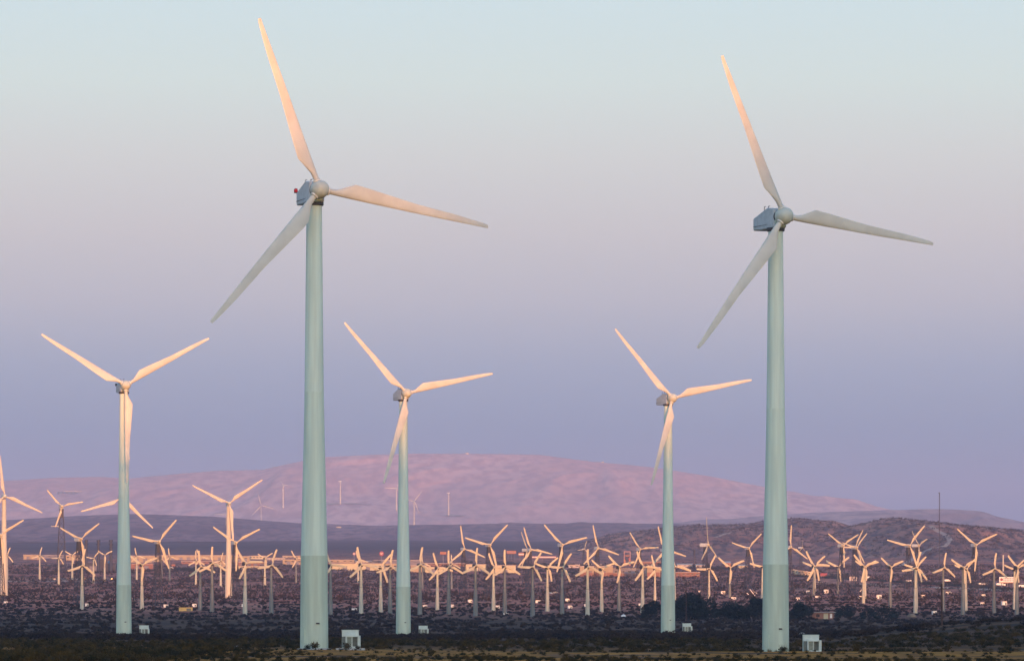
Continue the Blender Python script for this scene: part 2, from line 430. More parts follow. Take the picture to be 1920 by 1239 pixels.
def hill_obj(name, h, m, nx, ny, pad=1.25):
    ylist = np.concatenate([np.linspace(h.y0-100, h.dc+300, int(ny*0.85)), np.linspace(h.dc+330, h.y1, int(ny*0.15))])
    vis = 0.135*h.dc
    x0 = max(h.xs[0], -vis*pad); x1 = min(h.xs[-1], vis*pad)
    tag(link(name, grid_mesh(name, h, lambda y: (np.full_like(y, x0), np.full_like(y, x1)), ylist, nx, m)), kind='structure')
hill_obj('mountain', hill_main, M['rock_main'], 620, 420)
hill_obj('foothills', hill_foot, M['rock_foot'], 420, 200)
hill_obj('far_ridge', hill_lav, M['rock_lav'], 320, 220)
hill_obj('hill', hill_a, M['rock_hill'], 300, 220)
hill_obj('hill', hill_b, M['rock_hill'], 260, 200)
hill_obj('hill', hill_c, M['rock_hill'], 260, 200)
ry = np.linspace(RIDGE_Y-780, RIDGE_Y+780, 105)
tag(link('western_ridge', grid_mesh('western_ridge', ridge_west, lambda y: (np.full_like(y, -9000.0), np.full_like(y, 9000.0)), ry, 2600, M['rock_foot'])), kind='structure')

# ------------------------------------------------------------------ air
HZ = MB().box(-9900, 9900, -8300, 31400, -40, 960)
mh = D.materials.new('haze_air'); mh.use_nodes = True; t_ = mh.node_tree
for n in list(t_.nodes):
    if n.type == 'BSDF_PRINCIPLED': t_.nodes.remove(n)
pv = t_.nodes.new('ShaderNodeVolumePrincipled')
pv.inputs['Color'].default_value = (0.64, 0.70, 1.0, 1); pv.inputs['Density'].default_value = 4.1e-5; pv.inputs['Anisotropy'].default_value = 0.0
t_.links.new(pv.outputs[0], [n for n in t_.nodes if n.type == 'OUTPUT_MATERIAL'][0].inputs['Volume'])
hz = HZ.build('haze', mh); tag(hz, kind='stuff')

# ------------------------------------------------------------------ wind turbines
def blade_mesh(name, R, c_root, c_max, c_tip, m, r0=0.9, rmax=0.17, th=0.2, pitch=14, mid=0.62):
    """one blade along +Z; straight leading edge towards +X (clockwise side), trailing edge bulges to -X"""
    h = c_root/2
    # station: t, leading x, trailing x, thickness ratio
    st = [(0.0, h, -h, 1.0), (0.03, h, -h, 1.0), (0.07, h*1.02, -h*1.25, 0.8), (rmax*0.72, h*1.04, -h-(c_max-c_root)*0.55, 0.48), (rmax, h*1.04, -(c_max-h*1.04), 0.33), (rmax+0.07, h*1.03, -(c_max*0.95-h*1.03), 0.28)]
    cm = c_max*mid
    for t in (0.35, 0.45, 0.55, 0.68, 0.8, 0.9, 0.965, 1.0):
        c = float(np.interp(t, [rmax+0.07, 0.55, 0.8, 1.0], [c_max*0.95, cm, cm*0.55+c_tip*0.5, c_tip]))
        if t == 1.0: c *= 0.85
        le = float(np.interp(t, [rmax, 0.55, 1.0], [h*1.04, min(h*0.9, c*0.4), c_tip*0.35])); st.append((t, le, le-c, 0.2))
    K = 16; V = []; F = []
    for i, (t, xl, xt, tk) in enumerate(st):
        z = r0 + (R-r0)*t; c = xl-xt
        tw = R_(pitch)*(1-t)**1.5 + R_(2)
        for k in range(K):
            a = 2*math.pi*k/K
            yy = math.sin(a)*0.5*tk*(1 if tk > 0.75 else (0.72+0.34*math.cos(a)))
            x = xt + c*(math.cos(a)*0.5+0.5); y = c*yy
            X = x*math.cos(tw)-y*math.sin(tw); Y = x*math.sin(tw)+y*math.cos(tw)
            V.append((X, Y - 0.012*R*t*t, z))
    for i in range(len(st)-1):
        for k in range(K):
            a, b = i*K+k, i*K+(k+1) % K; F.append((a, b, b+K, a+K))
    F.append(tuple(range(K-1, -1, -1))); F.append(tuple(range((len(st)-1)*K, len(st)*K)))
    mb = MB(); mb.add(V, F)
    return mb.mesh(name, m, smooth=True)

# giant machine: 65 m to the hub, 25.4 m blades
GP = [(0,2.0),(2.5,1.99),(13.2,1.90),(29.8,1.50),(36.5,1.37),(48,1.25),(60,1.13),(62.9,1.11)]
def prof(z): return float(np.interp(z, [p[0] for p in GP], [p[1] for p in GP]))
G = {}
def sec(name, z0, z1, m, flange=True):
    zs = [z0] + [p[0] for p in GP if z0 < p[0] < z1] + [z1]
    P = [(prof(z), z) for z in zs]
    return MB().lathe(P, 48).mesh(name, m, smooth=True)
G['low'] = sec('tower_section', 0, 13.2, M['paint_low'])
G['mid'] = sec('tower_section', 13.203, 36.4, M['paint_mid'])
G['top'] = sec('tower_section', 36.403, 62.9, M['paint'])
G['ring1'] = MB().lathe([(prof(13.2)+0.035,13.12),(prof(13.2)+0.035,13.3)],48).mesh('flange', M['paint_low'], smooth=True)
G['ring2'] = MB().lathe([(prof(36.4)+0.03,36.33),(prof(36.4)+0.03,36.5)],48).mesh('flange', M['paint_mid'], smooth=True)
G['foot'] = MB().lathe([(2.5,-1.0),(2.5,0.12),(2.12,0.14),(2.12,0.22)],40).mesh('foundation', M['concrete'], smooth=True)
mb = MB().box(-0.42,0.42,-2.08,-1.85,0.9,2.9); G['door'] = mb.mesh('door', M['paint_low'], bevel=0.03)
G['vent'] = MB().box(0.35,0.85,-2.04,-1.8,3.62,3.82).mesh('vent_slot', M['dark'])
G['yaw'] = MB().lathe([(1.2,62.9),(1.35,63.0),(1.35,63.45)],40).mesh('yaw_ring', M['dark'], smooth=True)
# nacelle, front towards -Y, long tail towards +Y, slanted top
def nac():
    secs = [(-1.55,0.85,63.55,65.75),(-1.2,1.12,63.35,66.25),(0.6,1.18,63.25,66.45),(2.2,1.16,63.25,66.02),(5.0,1.08,63.38,65.28),(5.12,1.0,63.48,65.2)]
    V = []; F = []
    for y, w, z0, z1 in secs:
        c = 0.16
        V += [(-w,y,z0+c),(-w+c,y,z0),(w-c,y,z0),(w,y,z0+c),(w,y,z1-c),(w-c,y,z1),(-w+c,y,z1),(-w,y,z1-c)]
    for i in range(len(secs)-1):
        for k in range(8): a,b = i*8+k, i*8+(k+1)%8; F.append((a,b,b+8,a+8))
    F += [tuple(range(7,-1,-1)), tuple(range((len(secs)-1)*8, len(secs)*8))]
    return MB().add(V,F)
G['nacelle'] = nac().mesh('nacelle', M['nacelle'])
G['seam'] = MB().box(-1.205,1.205,0.5,4.9,63.92,63.97).mesh('trim_strip', M['dark'])
G['hatch'] = MB().box(-0.5,0.5,0.9,1.7,66.2,66.5).mesh('roof_hatch', M['nacelle'], bevel=0.03)
G['mastw'] = MB().bar((0,0,-0.2),(0,0,1.05),0.07).bar((0,0,0.95),(0.25,0,1.1),0.09).mesh('wind_sensor', M['steel'])
G['shaft'] = MB().lathe([(1.02,-1.75),(1.1,-1.45),(1.1,-1.3)],28,'y',(0,0,65.0)).mesh('bearing_housing', M['dark'], smooth=True)
G['chin'] = MB().lathe([(0.35,-2.35),(0.8,-2.1),(0.98,-1.5),(1.0,0.5)],20,'y',(0,0,64.25)).mesh('front_housing', M['paint_low'], smooth=True)
G['spinner'] = MB().lathe([(0.02,-1.42),(0.45,-1.34),(0.85,-1.1),(1.14,-0.7),(1.28,-0.15),(1.3,0.35),(1.2,0.85),(1.05,0.95)],36,'y').mesh('spinner', M['hub'], smooth=True)
G['blade'] = blade_mesh('blade', 25.4, 0.80, 2.15, 0.54, M['blade'], r0=0.8)
G['collar'] = MB().lathe([(0.46,0.95),(0.56,1.0),(0.56,1.42),(0.44,1.46)],28).mesh('blade_collar', M['hub'], smooth=True)
G['collar2'] = MB().lathe([(0.57,1.2),(0.60,1.22),(0.60,1.32),(0.57,1.34)],28).mesh('seal_ring', M['white'], smooth=True)
HUBH = 65.0
def rot_parts(root, hubz, over, a_list, spin_mesh, blade_mesh_, Rscale=1.0, tilt=4.0, collar=True, hs=1.0):
    base = Matrix.Translation((0, -over, hubz)) @ Matrix.Rotation(R_(-tilt), 4, 'X')
    h = link('hub', spin_mesh, root); h.matrix_basis = base @ Matrix.Scale(hs, 4)
    for a in a_list:
        b = link('blade', blade_mesh_, root)
        b.matrix_basis = base @ Matrix.Rotation(R_(a), 4, 'Y') @ Matrix.Scale(Rscale, 4)
        if collar:
            c = link('collar', G['collar'], b); c2 = link('seal_ring', G['collar2'], b)
def true_a(a, yaw): return math.degrees(math.atan2(math.sin(R_(a))/math.cos(R_(yaw)), math.cos(R_(a))))

def giant(x, y, z, yaw, a0, label, group='giant wind turbines in the foreground', s=1.0, detail=True, beacon=0, Rs=1.0, plain=False):
    r = empty('wind_turbine', (x, y, z), R_(yaw), s); tag(r, label, 'wind turbine', group)
    for k in ('low', 'mid', 'top'): link('tower_section', G[k] if not plain else GW[k], r)
    if detail:
        link('flange', G['ring1'], r); link('flange', G['ring2'], r)
        link('foundation', G['foot'], r)
        d = link('door', G['door'], r); d.rotation_euler.z = R_(-70)
        v = link('vent', G['vent'], r); v.rotation_euler.z = R_(-yaw)
    link('yaw_ring', G['yaw'], r)
    n = link('nacelle', G['nacelle'], r)
    if detail:
        link('trim_strip', G['seam'], n); link('roof_hatch', G['hatch'], n); w1 = link('wind_sensor', G['mastw'], n); w1.location = (0.5,3.2,65.95); w2 = link('wind_sensor', G['mastw'], n); w2.location = (-0.5,2.6,66.05); w2.scale = (1,1,0.75)
        if beacon:
            bm_ = MB().bar((-0.7,5.0,64.9),(-0.95,5.75,65.3),0.09).box(-1.15,-0.75,5.55,5.95,65.22,65.34)
            br = bm_.build('beacon_bracket', M['dark'], n)
            MB().lathe([(0.26,65.34),(0.28,65.4),(0.27,65.75),(0.15,65.88)],16,'z',(-0.95,5.75,0)).build('beacon_light', M['beacon'] if beacon == 1 else M['dark'], n, smooth=True)
        link('bearing_housing', G['shaft'], r); link('front_housing', G['chin'], r)
    rot_parts(r, HUBH, 2.75, [a0, a0+120, a0+240], G['spinner'], G['blade'] if not plain else GW['blade'], Rs, collar=detail)
    return r
# sunlit machines further out are the same model with plain white paint
GW = {}
def sec2(z0, z1): return MB().lathe([(prof(z)*1.25, z) for z in ([z0]+[p[0] for p in GP if z0 < p[0] < z1]+[z1])], 24).mesh('tower_section', M['far_white'], smooth=True)
GW['low'] = sec2(0,13.2); GW['mid'] = sec2(13.203,36.4); GW['top'] = sec2(36.403,62.9)
GW['blade'] = blade_mesh('blade', 25.4, 1.0, 2.5, 0.75, M['far_white'], r0=0.8)

def giant_at(hubx, huby, basey, d, yaw, a0, label, **k):
    # ground z from the terrain, x so that the hub stands at hubx
    y = d; hy = y - 2.75*math.cos(R_(yaw)); hx = (hubx-960)/FPX*hy; x = hx - 2.75*math.sin(R_(yaw))
    z = float(Hgt(x, y)); s = ((HOR-huby)/FPX*hy - z)/HUBH
    print('giant', round(x,1), y, round(z,2), 's', round(s,3), 'base row', round(HOR-FPX*z/y,1))
    return giant(x, y, z, yaw, a0, label, s=s, **k)
giant_at(600, 355, 1215, 606, 20, -19.5, 'giant pale green turbine left of centre, tallest of all, red beacon on its nacelle', beacon=1)
giant_at(1471, 405, 1225, 636, 25, -22.5, 'giant pale green turbine on the right, two thin sensors and no beacon on its nacelle')
giant_at(236, 722, 1192, 1106, 16, -59.5, 'tall turbine at the left whose lowest blade hangs straight down before its tower', beacon=2)
giant_at(763, 737, 1193, 1140, 22, -43, 'tall turbine just right of the tallest one, lowest blade slanting down left of its tower')
giant_at(1261, 746, 1187, 1182, 25, -42.5, 'tall turbine rising in front of the dark trees, left of the right-hand giant')

# transformer cabinets beside the giants
def cabinet(x, y, label, ry=0, recess=1.0, s=1.0):
    z = float(Hgt(x, y)); r = empty('transformer_cabinet', (x, y, z), ry, s); tag(r, label, 'transformer cabinet', 'transformer cabinets beside the giant turbines')
    MB().box(-2.0,2.0,-1.9,1.9,-0.8,0.25).build('concrete_pad', M['concrete'], r, bevel=0.03)
    b = MB().box(-1.2,1.15,-0.2,1.4,0.25,2.75).build('rear_housing', M['cab'], r, bevel=0.03)
    MB().box(-1.25,1.2,-0.25,1.45,2.753,2.85).build('lid', M['cab'], b, bevel=0.02)
    fr = MB()
    fr.box(-0.65,-0.45,-1.25,-0.203,0.253,2.05).box(1.25,1.45,-1.25,-0.203,0.253,2.05).box(-0.45,1.25,-1.25,-0.203,1.85,2.05).box(-0.45,1.25,-1.25,-0.203,0.253,0.5).box(0.2,0.32,-1.2,-0.203,0.5,1.85).box(1.05,1.25,-1.2,-0.203,0.5,1.85)
    f = fr.build('front_housing', M['cab'], r, bevel=0.02)
    MB().box(-0.447,0.197,-0.95,-0.21,0.503,1.847).build('infill_panel', M['cab3'], f)
    lv = MB()
    for q in range(6): lv.box(-0.36,0.11,-0.985,-0.952,0.65+q*0.19,0.72+q*0.19)
    lv.build('louvres', M['cab2'], f)
    MB().box(0.325,1.045,-0.6,-0.21,0.5,1.85).build('door_panel', M['cab2'], f)
    MB().box(0.66,0.70,-0.65,-0.602,0.55,1.8).build('door_seam', M['dark'], f)
    MB().box(0.90,0.96,-0.69,-0.602,1.1,1.3).build('door_handle', M['dark'], f)
    MB().box(-1.16,-0.66,-0.7,-0.203,0.4,1.9).build('cable_duct', M['cab2'], r, bevel=0.02)
def px_ground(px, d): return (px-960)/FPX*d, d
for px, d, lb in ((657,604,'pale transformer cabinet with dark recessed door right of the tallest turbine'),
                  (1521,633,'pale transformer cabinet on a slab right of the right-hand giant turbine'),
                  (270,1104,'small pale transformer cabinet right of the leftmost tall turbine'),
                  (793.5,1138,'small pale transformer cabinet right of the tall turbine in the middle'),
                  (1288,1182,'small pale transformer cabinet beside the tall turbine before the dark trees')):
    x, y = px_ground(px, d); cabinet(x, y, lb)

# ---- small machines (22 m to the hub)
S = {}
S['low'] = MB().lathe([(1.02,0),(0.96,4),(0.72,11.9)],20).mesh('tower_section', M['small_tower_low'], smooth=True)
S['top'] = MB().lathe([(0.66,12.02),(0.48,20.9)],20).mesh('tower_section', M['small_tower'], smooth=True)
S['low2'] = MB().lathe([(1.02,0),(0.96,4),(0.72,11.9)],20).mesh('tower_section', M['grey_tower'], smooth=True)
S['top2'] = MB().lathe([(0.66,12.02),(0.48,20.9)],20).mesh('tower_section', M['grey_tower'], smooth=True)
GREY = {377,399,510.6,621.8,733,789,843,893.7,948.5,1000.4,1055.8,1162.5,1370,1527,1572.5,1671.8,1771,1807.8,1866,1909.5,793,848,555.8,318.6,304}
S['ring'] = MB().lathe([(0.80,11.9),(0.80,12.02)],20).mesh('flange', M['dark'], smooth=True)
S['nac'] = MB().box(-0.62,0.62,-0.7,2.3,20.9,22.45).mesh('nacelle', M['dark'], bevel=0.15)  # nacelle coloured dark: the shade on it is put into the colour
S['spin'] = MB().lathe([(0.05,-0.8),(0.42,-0.6),(0.55,0.0),(0.5,0.55)],18,'y').mesh('hub', M['small_blade'], smooth=True)
S['blade'] = blade_mesh('blade', 8.0, 0.42, 1.28, 0.85, M['small_blade'], r0=0.3, rmax=0.24, pitch=12, mid=0.86)
def small(hx, hy, by, a0, R, label, yaw=22, xoff=0.0, group='small tubular turbines'):
    X, Y, Z = hit(hx+xoff, by)
    hz_ = (HOR-hy)/FPX*Y; s = (hz_-Z)/22.0
    x = (hx-960)/FPX*(Y-1.3*s) - 1.3*s*math.sin(R_(yaw)) + xoff/FPX*Y
    r = empty('wind_turbine', (x, Y, float(Hgt(x, Y))), R_(yaw), s); tag(r, label, 'wind turbine', group)
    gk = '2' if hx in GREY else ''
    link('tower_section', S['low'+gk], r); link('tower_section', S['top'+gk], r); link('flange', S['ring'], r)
    link('nacelle', S['nac'], r)
    Rw = R/FPX*Y/(8.0*s)
    a = true_a(a0, yaw)
    rot_parts(r, 21.9, 1.3, [a, a+120, a+240], S['spin'], S['blade'], Rw, tilt=3, collar=False)
    return r
# ---- machines on lattice towers (33 m to the hub)
T = {}
def lattice(h, w0, w1, n, bw, cross=True):
    mb = MB()
    c = lambda z: [(sx_*(w0+(w1-w0)*z/h)/2, sy_*(w0+(w1-w0)*z/h)/2, z) for sx_, sy_ in ((-1,-1),(1,-1),(1,1),(-1,1))]
    zs = [h*(1-(1-i/n)**1.15) for i in range(n+1)]
    for i in range(n):
        A, B = c(zs[i]), c(zs[i+1])
        for k in range(4):
            q = (k+1) % 4
            if cross: mb.bar(A[k], B[q], bw*0.6); mb.bar(A[q], B[k], bw*0.6)
            mb.bar(B[k], B[q], bw*0.6)
    return mb
def leg(h, w0, w1, bw, sx_, sy_): return MB().bar((sx_*w0/2, sy_*w0/2, 0), (sx_*w1/2, sy_*w1/2, h), bw)
T['brace'] = lattice(31.4, 4.4, 1.5, 9, 0.2).mesh('cross_bracing', M['steel'])
T['legs'] = [leg(31.4, 4.4, 1.5, 0.26, *q).mesh('leg', M['steel']) for q in ((-1,-1),(1,-1),(1,1),(-1,1))]
T['cage'] = MB().box(-1.0,1.0,-1.0,1.0,27.0,31.5).mesh('machine_cage', M['dark'], bevel=0.15)
T['nac'] = MB().box(-0.95,0.95,-1.2,3.4,31.55,33.6).mesh('nacelle', M['nacelle'], bevel=0.3)
T['spin'] = MB().lathe([(0.1,-1.0),(0.6,-0.8),(0.8,0.0),(0.7,0.8)],18,'y').mesh('hub', M['small_blade'], smooth=True)
T['blade'] = blade_mesh('blade', 17.0, 0.6, 1.75, 0.8, M['small_blade'], r0=0.6, rmax=0.26, pitch=14, mid=0.74)
def latt(hx, hy, by, a0, R, label, yaw=25, xoff=0.0, tilt=3, group='turbines on dark lattice towers', trueang=True, ymin=380, bare=False):
    X, Y, Z = hit(hx, by, ymin)
    s = ((HOR-hy)/FPX*Y - Z)/32.7
    x = (hx-960)/FPX*(Y-1.9*s) - 1.9*s*math.sin(R_(yaw))
    r = empty('wind_turbine', (x, Y, float(Hgt(x, Y))), R_(yaw), s); tag(r, label, 'wind turbine', group)
    for m_ in T['legs']: link('leg', m_, r)
    link('cross_bracing', T['brace'], r); link('machine_cage', T['cage'], r); link('nacelle', T['nac'], r)
    Rw = R/FPX*Y/(17.0*s); a = true_a(a0, yaw) if trueang else a0
    rot_parts(r, 32.7, 1.9, [a, a+120, a+240], T['spin'], T['blade'], Rw, tilt=tilt, collar=False)
    return r
def tall(hx, hy, by, a0, R, label, yaw=20, d=None, group='tall white turbines further out', ymin=380, bury=0.0, w=1.0):
    X, Y, Z = hit(hx, by, ymin)
    Z -= bury
    s = ((HOR-hy)/FPX*Y - Z)/HUBH
    x = (hx-960)/FPX*(Y-2.75*s) - 2.75*s*math.sin(R_(yaw))
    r = empty('wind_turbine', (x, Y, Z), R_(yaw), s); tag(r, label, 'wind turbine', group)
    for k in ('low', 'mid', 'top'):
        o = link('tower_section', GW[k], r); o.scale = (w, w, 1)
    link('nacelle', G['nacelle'], r)
    Rw = R/FPX*Y/(25.4*s); a = true_a(a0, yaw)
    rot_parts(r, HUBH, 2.75, [a, a+120, a+240], G['spinner'], GW['blade'], Rw, collar=False)
    for ch in r.children:
        if ch.name.startswith('blade'): ch.scale = (ch.scale[0]*w*0.95, ch.scale[1]*w, ch.scale[2])
    return r

tall(9, 930, 1117, -6, 77, 'tall white turbine at the left edge of the picture, one blade pointing almost straight up', yaw=18)
tall(227, 935, 1119, 12, 81, 'tall white turbine almost wholly hidden behind the leftmost giant tower', yaw=18)
tall(430, 943, 1121, -64, 77, 'tall white turbine with two blades raised in a wide V, left of the tallest turbine', yaw=14)
latt(2, 1003, 1131, 55, 53, 'lattice-tower turbine cut off by the left edge, one blade raised to the right')
latt(116, 949, 1072, -41, 41, 'lattice-tower turbine standing high against the pink slope near the left edge', yaw=12)
latt(152, 1010, 1134, -60, 50, 'lattice-tower turbine left of the leftmost giant, with one dark thin blade', yaw=38)
latt(298.5, 1015, 1137, -78, 54, 'lattice-tower turbine just right of the leftmost giant, blade crossing the warehouse')
latt(443, 1016.5, 1130, -55, 54, 'lattice-tower turbine just right of the tall white V-bladed turbine')
latt(871, 1028.6, 1117, -8, 44, 'lattice-tower turbine with an upright blade, left of two right of the middle tall tower')
latt(919, 1021, 1125, -74, 53, 'lattice-tower turbine with a blade raised right, above the cream shed')
latt(996, 1030, 1118, -17, 44, 'lattice-tower turbine in front of a second one, right of the orange canopy')
latt(989.5, 1030.5, 1112, -18, 38, 'shaded lattice-tower turbine directly behind another, right of the orange canopy', yaw=50)
latt(1055, 1021, 1125, -42, 53, 'lattice-tower turbine with blades spread in a wide V near the picture centre')
latt(1096, 1028.6, 1072, 18, 16, 'tiny distant lattice turbine between two larger ones at the foot of the hill', yaw=30)
latt(1122, 1027, 1117, -12, 44, 'lattice-tower turbine with an upright blade where the dark hill begins')
latt(1201, 1029, 1117, -32, 38, 'lattice-tower turbine just left of the tall turbine before the trees, blade level to the right')
latt(1246, 1031, 1118, -14, 46, 'lattice-tower turbine whose hub hides behind the tall tower before the trees')
latt(1328, 1021, 1122, -3, 52, 'lattice-tower turbine seen from the side, pale nacelle pointing left', yaw=68, trueang=False)
latt(1404.5, 1027, 1112, -73, 38, 'lattice-tower turbine just left of the right-hand giant tower')
latt(1483, 1025, 1115, 3, 41, 'lattice-tower turbine half hidden behind the right-hand giant tower')
latt(1504.7, 1026, 1078, 3, 14, 'tiny distant lattice turbine right of the right-hand giant tower', yaw=60)
latt(1581.5, 1022, 1116, 56, 42, 'lattice-tower turbine with one bluish blade raised right, second right of the giant', yaw=35)
latt(1607, 1026, 1113, 38, 37, 'lattice-tower turbine in front of its close twin, blades crossing beside the bluish blade', yaw=36)
latt(1604.5, 1024.5, 1108, 26, 36, 'lattice-tower turbine close behind its twin, blade slightly nearer to upright', yaw=30)
latt(1706, 1022, 1120, -77, 50, 'lattice-tower turbine left of the thin mast, blade raised right over the brown hill')
latt(1723.5, 1022, 1112, -48, 40, 'lattice-tower turbine seen edge-on just left of the thin mast', yaw=60, trueang=False)
latt(1830.5, 1021, 1121, -51, 50, 'lattice-tower turbine right of the thin mast with blades in a wide V')

SM = [
 (155,1059,1142,10,31,'sunlit small turbine with a stout tower left of the leftmost giant'),
 (75,1041,1087,14,16,'tiny far turbine in front of the low pale shed near the left edge'),
 (111,1045,1096,25,15,'tiny far turbine below the lattice turbine near the left edge'),
 (136,1040,1087,-60,16,'tiny far turbine with two blades raised in a V, left of the chimneys'),
 (176,1046,1093,38,15,'tiny far turbine in front of the middle chimney'),
 (197,1040,1089,-56,16,'tiny far turbine right beside the white dome, in front of the last chimney'),
 (14,1041,1088,20,16,'tiny far turbine just right of the tall white tower at the left edge'),
 (267.5,1058,1142,-52,31,'sunlit small turbine just right of the leftmost giant tower'),
 (257,1042,1087,-12,16,'tiny far turbine before the orange shed right of the leftmost giant'),
 (304,1048,1088,18,16,'tiny far turbine behind the long lattice-turbine blade, left one of two'),
 (318.6,1043,1089,-8,16,'tiny far turbine beside the orange tank, right of the lattice-turbine blade'),
 (368,1050,1097,0,18,'tiny far turbine with one blade upright before the long warehouse'),
 (376,1045,1093,-22,17,'tiny far turbine just behind its neighbour before the long warehouse'),
 (377,1061,1144,-6,30,'small shaded turbine, left one of two left of the tall V-bladed tower'),
 (399,1055,1148,0,31,'small shaded turbine with a blade pointing straight up, left of the tall V-bladed tower'),
 (414.6,1050,1099,15,15,'tiny far turbine with an orange-lit tower touching the tall V-bladed tower'),
 (461.4,1055,1152,-31,33,'small pale turbine right of the tall V-bladed tower, blade level to the right'),
 (510.6,1058.5,1149.6,17.5,31,'small shaded turbine right of the dark wooden pole'),
 (497.7,1045.5,1099,-60,17,'tiny far turbine above the dark wooden pole'),
 (555.8,1047,1091.5,-30,18,'tiny far turbine just left of the tallest turbine tower'),
 (621.8,1059,1152,-20,30,'small dark-towered turbine touching the right side of the tallest tower'),
 (678.6,1057.7,1151,-13,34,'small pale turbine before the cream warehouse, right of the big cabinet'),
 (672.6,1049,1092,-14,18,'tiny far turbine just behind the pale one before the cream warehouse'),
 (715.4,1062.5,1147,38,31,'sunlit small turbine at the right end of the cream warehouse'),
 (733,1061,1151,8,31,'small shaded turbine just left of the middle tall tower'),
 (789,1057.7,1154.5,7,33,'small dark-towered turbine just right of the middle tall tower'),
 (793,1055,1103,-5,17,'tiny far turbine hidden right behind the dark-towered one by the middle tall tower'),
 (822,1064,1145.6,-17,30,'sunlit small turbine, second one right of the middle tall tower'),
 (843,1061,1151,-2,30,'small shaded turbine under the upright lattice-turbine blade'),
 (848,1057,1103,-3,18,'tiny far turbine peeping behind the shaded one under the lattice blade'),
 (893.7,1059,1154.5,4,33,'small teal-shaded turbine with level ground around, left of the cream shed'),
 (927,1063,1145.6,-20,29,'sunlit small turbine in front of the cream shed'),
 (948.5,1061.7,1150.5,-2,32,'small shaded turbine in front of the cream shed, white slab at its foot'),
 (1000.4,1061.7,1156,30,31,'small shaded turbine with one blade level to the left, right of the cream shed'),
 (1028,1063,1145.6,46,27,'small turbine with a half-lit tower left of the wide V-bladed lattice turbine'),
 (1055.8,1062.5,1152,33,31,'small brownish-shaded turbine below the wide V-bladed lattice turbine'),
 (1104,1061.7,1154.5,-1,33,'small pale turbine with a blade pointing straight up at the picture centre-right'),
 (1130,1065.7,1147,-50,28,'sunlit small turbine left of the grey shed front'),
 (1162.5,1062,1148,-45,31,'small dim-towered turbine before the grey shed, tan dome at its foot'),
 (1207,1062,1149,-22,32,'small pale turbine rising behind the left edge of the dark trees'),
 (1229.5,1065.7,1127,-15,27,'sunlit small turbine just left of the tall tower before the trees'),
 (1266,1061,1140,-13,33,'small turbine mostly hidden behind the tall tower before the trees'),
 (1331,1065,1122,26,28,'small pale turbine standing behind the biggest dark tree clump'),
 (1370,1063,1121,-51,31,'small grey-towered turbine behind the dark trees, two blades raised'),
 (1431.5,1061,1133.5,40,28,'small pale turbine with a broad tower touching the left side of the right-hand giant'),
 (1527,1060,1119,-28,32,'small turbine behind the ruined hut, front one of a close pair'),
 (1529,1061,1110,45,28,'small turbine behind the ruined hut, rear one of a close pair'),
 (1572.5,1061.7,1113,-65,29,'small turbine between the pink sign and the white sign, lowest blade straight down'),
 (1621,1061,1131,-42,31,'small turbine with a broad tower right of the white sign, front one of two'),
 (1623.5,1063,1122,-58,25,'small turbine hidden behind the broad tower right of the white sign'),
 (1671.8,1062,1140,-49,28,'small dim-towered turbine between the two broad-towered pairs at the right'),
 (1718.6,1063,1149,18,31,'small turbine with a broad pale tower left of the thin mast, front one of two'),
 (1720,1063.5,1144,41,28,'small turbine right behind the broad pale tower left of the thin mast'),
 (1771,1063,1149,9,28,'small dim-towered turbine just right of the thin mast'),
 (1807.8,1063,1152,-58,30,'small shaded-towered turbine, left one of an overlapping pair right of the mast'),
 (1813,1065.7,1146,-73,27,'small sunlit-towered turbine, right one of an overlapping pair right of the mast'),
 (1866,1065,1150.5,6,29,'small dim-towered turbine left of the white billboard'),
 (1909.5,1063,1152,-41,31,'small shaded-towered turbine nearest the right edge'),
 (1904.7,1066.5,1144,-70,26,'small sunlit-towered turbine covering the right end of the billboard'),
]
for t_ in SM: small(*t_, yaw=18+8*random.random())

# distant machines on the mountain front (blade 45 m class)
FAR = 'white turbines on the pink mountain front'
def far_t(hx, hy, by, a0, R, label, yaw, ymin, bury=0, w=0.8): return tall(hx, hy, by, a0, R, label, yaw=yaw, ymin=ymin, bury=bury, group=FAR, w=w)
far_t(490,947,975.5,-14,27,'distant white turbine on the mountain front with blades spread, left of the tallest tower',20,11000,w=0.55)
far_t(532,910,952,-30,13,'distant slender white turbine high on the mountain front left of the tallest tower',40,14000)
far_t(640,902,945,3,5,'distant white turbine on a levelled pad just right of the tallest tower, rotor edge-on',86,14000)
far_t(744,915,958,-88,24,'distant white turbine left of the middle tall tower, one blade level left',20,14000)
far_t(777,939,984,38,24,'distant white turbine just right of the middle tall tower, blade raised right',20,11000,w=0.65)
far_t(843,924,967,4,6,'distant white turbine on a levelled pad right of the middle tall tower',86,14000)
far_t(424,964,984,-90,24,'distant white turbine low behind the tall V-bladed tower, level blade to the left',10,11000,w=0.55)
far_t(427,942,975,0,22,'distant white turbine hidden behind the tall V-bladed hub, upright blade above it',84,14000)

